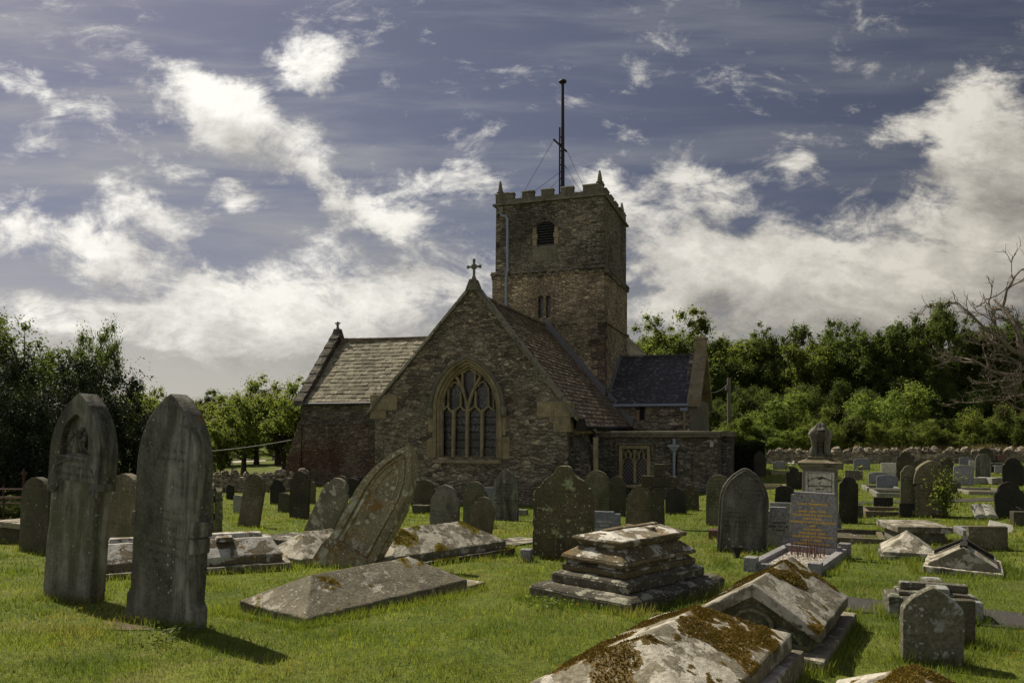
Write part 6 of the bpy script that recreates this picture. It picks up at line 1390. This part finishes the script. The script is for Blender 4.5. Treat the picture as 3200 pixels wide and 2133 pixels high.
# clipped hedge right of the vestry
q0, q1 = at(2258, 1400, 33.5), at(2352, 1400, 33.5); e = empty('clipped_hedge', ((q0.x+q1.x)/2, 33.5, gzf(q0.x, 33.5))); tag(e, 'dark clipped hedge between the vestry and the boundary wall', 'hedge')
hw_, hh_ = (q1.x-q0.x)/2+.15, (HZ-1385)/F*33.5-gzf(q0.x, 33.5); n = 22000; pts = rng.uniform(-1, 1, (n, 3)); ax = rng.integers(0, 3, n); pts[np.arange(n), ax] = np.sign(pts[np.arange(n), ax])*rng.uniform(.8, 1.04, n)
pts = pts*np.array((hw_, 1.2, hh_/2))+np.array((0, 0, hh_/2)); pts[:, 2] += .06*np.sin(pts[:, 0]*3); nn = rng.normal(0, 1, (n, 3)); a_ = np.cross(nn, rng.normal(0, 1, (n, 3))); a_ /= np.linalg.norm(a_, axis=1)[:, None]; b_ = np.cross(a_, nn); b_ /= np.linalg.norm(b_, axis=1)[:, None]; s_ = .055*rng.uniform(.6, 1.3, (n, 1))
npmesh('foliage', np.stack([pts-a_*s_, pts+b_*s_*.6, pts+a_*s_, pts-b_*s_*.6], 1).reshape(-1, 3), 4, 'hedge', e)
mb = MB(); mb.box(-hw_*.8, hw_*.8, -.9, .9, 0, hh_*.86); mb.build('dark_core', 'void', e)  # near-black box stands in for the shade inside the hedge
# dead tree at the right edge
DT = empty('dead_tree', (0, 0, 0)); tag(DT, 'bare grey dead tree with twisted branches at the right edge', 'tree')
mb = MB(); tw_ = MB(); rd_ = random.Random(5); YD = 36.0
def br(p, d, L, r_, lev):
    n = 5; pts = [p]; q = p.copy(); dd = d.normalized()
    for i in range(n):
        dd = (dd+Vector((rd_.gauss(0, .22), rd_.gauss(0, .22), rd_.gauss(.03, .2)))).normalized(); q = q+dd*L/n; pts.append(q.copy())
    (mb if lev < 2 else tw_).tube(pts, [r_*(1-.75*i/n)+.006 for i in range(n+1)], 7 if lev < 2 else 4)
    if lev >= 5: return
    for k in range(rd_.randint(3, 4) if lev < 3 else 3 if lev < 4 else 2):
        s = rd_.uniform(.3, 1.0); i = min(n-1, int(s*n)); a = pts[i].lerp(pts[i+1], s*n-i) if i < n else pts[-1]
        nd = (dd+Vector((rd_.gauss(0, .75), rd_.gauss(0, .6), rd_.gauss(.12, .55)))).normalized(); br(a, nd, L*rd_.uniform(.45, .72), r_*.45, lev+1)
base = at(3290, 1440, YD); base.z = gzf(base.x, YD)
trunk = [base, at(3275, 1330, YD), at(3245, 1230, YD), at(3215, 1140, YD)]; mb.tube(trunk, [.42, .34, .28, .22], 10)
for a, tg, L, r_ in (((3215, 1140), (3105, 960), 2.4, .16), ((3215, 1140), (3170, 870), 3.2, .17), ((3230, 1190), (3060, 1105), 2.6, .13), ((3245, 1230), (3080, 1240), 2.4, .08), ((3215, 1140), (3255, 900), 3.6, .16), ((3250, 1250), (3100, 1190), 2.3, .08), ((3225, 1170), (3150, 1075), 2.2, .10), ((3260, 1290), (3110, 1265), 2.2, .06)):
    A_, B_ = at(*a, YD), at(*tg, YD); br(A_, B_-A_, (B_-A_).length*1.02, r_, 1)
mb.build('trunk', 'deadwood', DT, smooth=True); tw_.build('twigs', 'deadwood', DT)
# leafy sprig at right edge
e = wood(3205, 1440, 26, 'u', 60, 'leaf_lit', 'green leafy branch hanging at the right edge in front of the black stone', None, 'shrub', 'shrub')
# ivy on the big brown stone
iv = G(2937, 1616); n = 900; q = rng.normal(0, 1, (n, 3))*np.array((.13, .07, .22))+np.array((iv.x+.02, iv.y-.14, iv.z+.52)); nn = rng.normal(0, 1, (n, 3))+np.array((0, -.8, .5)); nn /= np.linalg.norm(nn, axis=1)[:, None]; a_ = np.cross(nn, rng.normal(0, 1, (n, 3))); a_ /= np.linalg.norm(a_, axis=1)[:, None]; b_ = np.cross(nn, a_); s_ = .034*rng.uniform(.6, 1.3, (n, 1))
IV = empty('ivy_shrub', iv); tag(IV, 'leafy green ivy bush climbing the big brown stone', 'shrub'); npmesh('leaves', np.stack([q-a_*s_, q+b_*s_*.45, q+a_*s_, q-b_*s_*.45], 1).reshape(-1, 3)-np.array(iv), 4, 'leaf_lit', IV)
mb = MB(); mb.tube([(0, -.1, -.05), (.02, -.13, .3), (.0, -.14, .6)], [.02, .016, .008], 6); mb.tube([(.02, -.12, .2), (.12, -.15, .5)], [.012, .006], 5); mb.build('stem', 'bark', IV)
# ---------------------------------------------------------------- pole and cables
q = at(2278, 1375, 47); PL = empty('utility_pole', (q.x, 47, gzf(q.x, 47))); tag(PL, 'weathered wooden utility pole behind the vestry', 'utility pole'); zt = (HZ-1180)/F*47-gzf(q.x, 47)
mb = MB(); mb.tube([(.05, 0, -.2), (0, 0, zt)], [.15, .11], 10); mb.build('pole', 'wood', PL, smooth=True)
mb = MB(); mb.box(-.22, -.08, -.08, .08, zt-.75, zt-.45); mb.tube([(-.15, 0, zt-.4), (.1, 0, zt-.4)], .03, 6); mb.build('junction_box', 'lead', PL, bevel=.01)
zw = PL.location.z+zt
ca, sa = math.cos(CA), math.sin(CA)
def churchpt(u, v, z): return Vector((CX+u*ca+v*sa, CY-u*sa+v*ca, CZ+z))
def cable(label, a, b, sag, mat, r_=.018):
    m_ = MB(); m_.tube([a.lerp(b, i/14)-Vector((0, 0, sag*4*(i/14)*(1-i/14))) for i in range(15)], r_, 5); tag(m_.build('overhead_cable', mat), label, 'cable')
cable('cable from the wooden pole to the transept gable', Vector((q.x-.1, 47, zw-.4)), churchpt(6.65, 14.5, 4.4), .15, 'wire')
cable('cable sloping down from the wooden pole into the bushes', Vector((q.x+.05, 47, zw-.45)), at(2400, 1300, 52), .2, 'wire', .014)
cable('pale cable running from behind the tall stones to the transept', at(560, 1415, 36), churchpt(-12.9, 8.2, 2.1), .1, 'whitewire', .014)
# ---------------------------------------------------------------- grass (blades, weeds, dry stems)
rng = np.random.default_rng(99)
def blades(x, y, hgt, wid, lean=.5, base=None):
    n = len(x); z = gz(x, y) if base is None else base; a = rng.uniform(0, 6.283, n); dx, dy = np.cos(a)*wid/2, np.sin(a)*wid/2; la = rng.uniform(0, 6.283, n); lm = hgt*lean*rng.uniform(.2, 1.2, n)
    p0 = np.stack([x-dx, y-dy, z-.005], 1); p1 = np.stack([x+dx, y+dy, z-.005], 1); p2 = np.stack([x+np.cos(la)*lm, y+np.sin(la)*lm, z+hgt], 1)
    return np.stack([p0, p1, p2], 1).reshape(-1, 3)
def on_path(x, y):
    m_ = np.zeros(len(x), bool)
    for P_ in PATHS[:2]:
        v = np.array([q.co for q in P_.data.vertices]).reshape(-1, 5, 3); cx_ = v[:, 2, 0]; lo = np.interp(x, cx_, v[:, 4, 1]); hi = np.interp(x, cx_, v[:, 0, 1]); m_ |= (y > lo) & (y < hi) & (x > cx_[0]) & (x < cx_[-1])
    return m_
B = []
for y0, y1, dens, h, w in ((3.6, 6.5, 3600, .040, .006), (6.5, 9.5, 1900, .042, .008), (9.5, 15, 700, .045, .013), (15, 24, 230, .05, .022), (24, 42, 60, .06, .04)):
    area = .74*(y1*y1-y0*y0); n = int(area*dens); y = np.sqrt(rng.uniform(y0*y0, y1*y1, n)); x = rng.uniform(-.74, .74, n)*y
    cl = np.array([mnoise.noise(Vector((a*1.6, b*1.6, 0)))+.5*mnoise.noise(Vector((a*5, b*5, 3))) for a, b in zip(x, y)]) if n < 400000 else np.zeros(n)
    k = (~on_path(x, y)) & (rng.random(n) < .72+.5*cl); x, y, cl = x[k], y[k], cl[k]
    B.append(blades(x, y, h*rng.uniform(.5, 1.3, len(x))*(1+.8*cl.clip(-.4, .8)), w*rng.uniform(.7, 1.3, len(x)), .8))
for fx_, fy_, w_, d_, yw in FOOT:            # longer unmown fringe around the stones
    L = 2*(w_+d_); n = int(L*(420 if fy_ < 9 else 150 if fy_ < 16 else 50)); s = rng.uniform(0, L, n); lx = np.where(s < w_, s-w_/2, np.where(s < w_+d_, w_/2, np.where(s < 2*w_+d_, w_/2-(s-w_-d_), -w_/2))); ly = np.where(s < w_, -d_/2, np.where(s < w_+d_, s-w_-d_/2, np.where(s < 2*w_+d_, d_/2, d_/2-(s-2*w_-d_))))
    g = 1+np.abs(rng.normal(0, .05, n))/np.maximum(.2, np.hypot(lx, ly)); lx, ly = lx*g+rng.normal(0, .015, n), ly*g+rng.normal(0, .015, n); a = -R(yw); x, y = fx_+lx*math.cos(a)-ly*math.sin(a), fy_+lx*math.sin(a)+ly*math.cos(a)
    B.append(blades(x, y, rng.uniform(.04, .12, n), .006 if fy_ < 9 else .012, .6))
for _ in range(520):                             # tussocks missed by the mower
    y0 = math.sqrt(random.uniform(20, 560)); x0 = random.uniform(-.7, .7)*y0; n = random.randint(14, 46); r_ = random.uniform(.03, .12)
    x, y = x0+rng.normal(0, r_, n), y0+rng.normal(0, r_, n); k = ~on_path(x, y); B.append(blades(x[k], y[k], rng.uniform(.05, .11, k.sum()), .006 if y0 < 9 else .012, .7))
fl_ = []
for _ in range(230):
    y0 = math.sqrt(random.uniform(22, 240)); x0 = random.uniform(-.68, .68)*y0; z0 = gzf(x0, y0)+random.uniform(.04, .07)
    for k in range(4):
        a_ = rng.normal(0, 1, 3)*.012; fl_ += [(x0-.009+a_[0], y0+a_[1], z0), (x0+.009+a_[0], y0+a_[1], z0), (x0+a_[0], y0+.004+a_[1], z0+.014)]
tag(npmesh('buttercups', np.array(fl_), 3, 'yellowpetal'), 'tiny yellow flowers dotted through the turf', None, None, 'stuff')
grass = npmesh('grass', np.concatenate(B), 3, 'grassblade'); tag(grass, 'short green turf blades over the churchyard', None, None, 'stuff')
n = 14000; x = rng.uniform(11, 34, n); y = rng.uniform(43.6, 47.5, n); k = np.array([mnoise.noise(Vector((a*.35, b*.3, 7))) for a, b in zip(x, y)]) > -.05; x, y = x[k], y[k]
dg_ = npmesh('dry_grass', blades(x, y, rng.uniform(.15, .6, len(x)), .035, .5), 3, 'drygrass'); tag(dg_, 'tall pale dry grass on the bank above the right wall', None, None, 'stuff')
wd = []
for px, py, r_, n in ((560, 1985, .13, 90), (1712, 1895, .2, 120), (2245, 1720, .25, 130), (1530, 1690, .3, 120), (480, 2000, .18, 60), (2380, 1740, .15, 60)):
    c_ = G(px, py); d = rng.normal(0, 1, (n, 2))*r_*.55; q = np.stack([c_.x+d[:, 0], c_.y+d[:, 1], np.full(n, c_.z)+rng.uniform(.02, .09, n)], 1); nn = rng.normal(0, .35, (n, 3))+np.array((0, 0, 1)); nn /= np.linalg.norm(nn, axis=1)[:, None]; a_ = np.cross(nn, rng.normal(0, 1, (n, 3))); a_ /= np.linalg.norm(a_, axis=1)[:, None]; b_ = np.cross(nn, a_); s_ = .02*rng.uniform(.6, 1.4, (n, 1)); wd.append(np.stack([q-a_*s_, q+b_*s_*.6, q+a_*s_, q-b_*s_*.6], 1).reshape(-1, 3))
tag(npmesh('weeds', np.concatenate(wd), 4, 'leaf_light'), 'small leafy weeds at the foot of tombs', None, None, 'stuff')
# ---------------------------------------------------------------- sky, sun, camera
SUN = Vector((-.455, .455, .766)).normalized()
w = bpy.data.worlds.new('World'); SC.world = w; w.use_nodes = True; nt = w.node_tree; nt.nodes.clear(); t = NT(nt)
CL = [(720, 120, 95, 60, 20, 1.0), (530, 250, 190, 75, 22, 1.25), (560, 300, 110, 50, 30, .9), (90, 170, 150, 38, 30, .85), (215, 235, 70, 25, 40, .7), (400, 355, 80, 32, 15, .7), (350, 480, 140, 62, 18, .95), (200, 570, 230, 62, 8, 1.05), (60, 560, 90, 40, 5, .7), (550, 430, 75, 38, 5, .8),
      (760, 440, 160, 45, 32, 1.0), (900, 510, 170, 60, 25, 1.05), (1010, 440, 130, 45, 5, .7), (560, 730, 370, 80, 4, 1.4), (300, 735, 150, 50, 0, .8), (950, 660, 150, 60, -10, .9), (1080, 620, 190, 95, 10, 1.0), (130, 715, 110, 45, 0, .8), (1600, 600, 210, 95, 15, 1.35), (1800, 650, 330, 110, 4, 1.5), (2150, 640, 330, 130, 0, 1.5),
      (2270, 330, 150, 120, 40, 1.5), (2120, 300, 110, 45, 10, .8), (2310, 500, 170, 140, 0, 1.5), (1600, 380, 110, 40, 40, .7), (1680, 440, 120, 45, 30, .6), (1800, 385, 60, 32, 0, .75), (1400, 430, 110, 40, 25, .8), (1968, 40, 30, 40, -30, .55), (1480, 500, 110, 60, 20, .8), (850, 800, 500, 50, 0, .55), (1900, 730, 600, 50, 0, 1.1)]
g = bpy.data.node_groups.new('cloud_density', 'ShaderNodeTree'); g.interface.new_socket('P', in_out='INPUT', socket_type='NodeSocketVector'); g.interface.new_socket('D', in_out='OUTPUT', socket_type='NodeSocketFloat')
gt_ = NT(g); gi = g.nodes.new('NodeGroupInput'); go = g.nodes.new('NodeGroupOutput'); P = gi.outputs[0]
wrp = gt_.vm('SCALE', gt_.vm('SUBTRACT', gt_.noise(P, 7, 5, .6, color=True), (.5, .5, .5)), scale=.15); PW = gt_.vm('ADD', P, wrp)
acc = None
for cx, cy, rx, ry, an, amp in CL:
    u, v = (cx*1.3605-CXP)/F, (HZ-cy*1.3605)/F; k = 1.3605/F*1.38
    mp = gt_.mapping(PW, (u, v, 0), (0, 0, -R(an)), (rx*k, ry*k, 1), 'TEXTURE'); b = gt_.ramp(gt_.vm('LENGTH', mp), 1.5, 0, 0, amp); acc = b if acc is None else gt_.math('SMOOTH_MAX', acc, b, .25)
fb = gt_.noise(gt_.mapping(P, (3.1, 1.7, 0), (0, 0, R(18)), (5, 9, 1)), 1.0, 12, .68, .6); fb2 = gt_.noise(gt_.mapping(P, (0, 0, 0), (0, 0, R(25)), (15, 30, 1)), 1.0, 9, .70, .5)
dn = gt_.math('ADD', gt_.math('MULTIPLY', acc, 1.0), gt_.math('ADD', gt_.math('MULTIPLY', gt_.math('SUBTRACT', fb, .5), 2.7), gt_.math('MULTIPLY', gt_.math('SUBTRACT', fb2, .5), 1.5)))
g.links.new(dn, go.inputs[0])
dirv = t.n('ShaderNodeTexCoord').outputs['Generated']; sp = t.n('ShaderNodeSeparateXYZ', {0: dirv}); yv = t.math('MAXIMUM', t.math('ABSOLUTE', sp.outputs[1]), .12)
T = t.n('ShaderNodeCombineXYZ', {0: t.math('DIVIDE', sp.outputs[0], yv), 1: t.math('DIVIDE', sp.outputs[2], yv), 2: 0.0}).outputs[0]
def dens(v): nd = nt.nodes.new('ShaderNodeGroup'); nd.node_tree = g; nt.links.new(v, nd.inputs[0]); return nd.outputs[0]
d1 = dens(T); d2 = dens(t.vm('ADD', T, (-.035, .06, 0)))
sky = t.n('ShaderNodeTexSky', sky_type='NISHITA', sun_disc=False, sun_elevation=math.asin(SUN.z), sun_rotation=math.atan2(SUN.x, SUN.y), air_density=1.0, dust_density=1.2, ozone_density=2.0)
SKY_STR = .030
base = t.mix(1.0, sky.outputs[0], (SKY_STR*1.12, SKY_STR*.96, SKY_STR*1.06), 'MULTIPLY')
sd = t.vm('DOT_PRODUCT', dirv, tuple(SUN)); toward = t.ramp(sd, .1, .95)
ci = t.noise(t.mapping(T, (0, 0, 0), (0, 0, R(17)), (1.5, 11, 1)), 1.0, 9, .62, .25)
cz_ = t.ramp(sp.outputs[0], -.6, .5, .95, .30)
base = t.vm('SCALE', base, scale=t.ramp(sd, -.1, .85, .55, 1.15))
lum = t.n('ShaderNodeRGBToBW', {0: base}).outputs[0]; base = t.mix(.42, base, t.mix(1.0, (.92, .97, 1.12), t.n('ShaderNodeCombineColor', {0: lum, 1: lum, 2: lum}).outputs[0], 'MULTIPLY'))
cirrus = t.math('MULTIPLY', t.ramp(ci, .42, .70), cz_)
base = t.mix(cirrus, base, t.mix(toward, (.15, .152, .165), (.33, .33, .335)))
hz = t.ramp(sp.outputs[2], .0, .24, .95, 0); base = t.mix(hz, base, t.mix(toward, (.25, .238, .21), (.50, .475, .42)))
alpha = t.ramp(d1, .25, 1.02)
sh = t.math('ADD', t.ramp(t.math('SUBTRACT', d1, d2), -1.0, 1.0, 0, 1, False), t.math('MULTIPLY', t.math('SUBTRACT', t.noise(T, 11, 9, .66), .5), 1.0), clamp=True)
core = t.ramp(d1, .8, 2.2, 0, .85)
lit = t.mix(toward, (.47, .435, .37), (.84, .82, .77)); drk = t.mix(toward, (.16, .148, .13), (.31, .30, .28))
cc = t.mix(sh, drk, lit); cc = t.mix(t.math('MULTIPLY', core, t.math('SUBTRACT', 1.0, sh)), cc, drk)
fin = t.mix(alpha, base, cc)
behind = t.ramp(sp.outputs[1], .05, -.5, 1.0, 3.0)              # sky behind the camera boosted as added fill for the shaded church faces
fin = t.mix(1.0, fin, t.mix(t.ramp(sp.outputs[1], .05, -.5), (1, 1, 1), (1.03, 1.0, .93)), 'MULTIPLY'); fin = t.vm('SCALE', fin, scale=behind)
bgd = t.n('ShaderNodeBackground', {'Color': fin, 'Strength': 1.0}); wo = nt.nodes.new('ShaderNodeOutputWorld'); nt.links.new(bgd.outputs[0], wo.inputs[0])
ld_ = bpy.data.lights.new('sun', 'SUN'); ld_.energy = 5.0; ld_.angle = R(.5); ld_.color = (1.0, .89, .70); so = bpy.data.objects.new('sun', ld_); COL.objects.link(so); so.rotation_euler = SUN.to_track_quat('Z', 'Y').to_euler()
cam = bpy.data.cameras.new('camera'); co = bpy.data.objects.new('camera', cam); COL.objects.link(co); co.rotation_euler = (R(90), 0, 0); cam.sensor_width = 36; cam.lens = 36*F/3200; cam.shift_y = (HZ-1066.5)/3200; cam.clip_end = 3000; cam.clip_start = .1; SC.camera = co
SC.view_settings.view_transform = 'Standard'; SC.view_settings.look = 'None'; SC.view_settings.exposure = .35; SC.view_settings.gamma = 1
for o in SC.objects:
    for k in ('wm', 'hm', 'tm'):
        if k in o: del o[k]
SC.cycles.max_bounces = 6; SC.cycles.transparent_max_bounces = 4
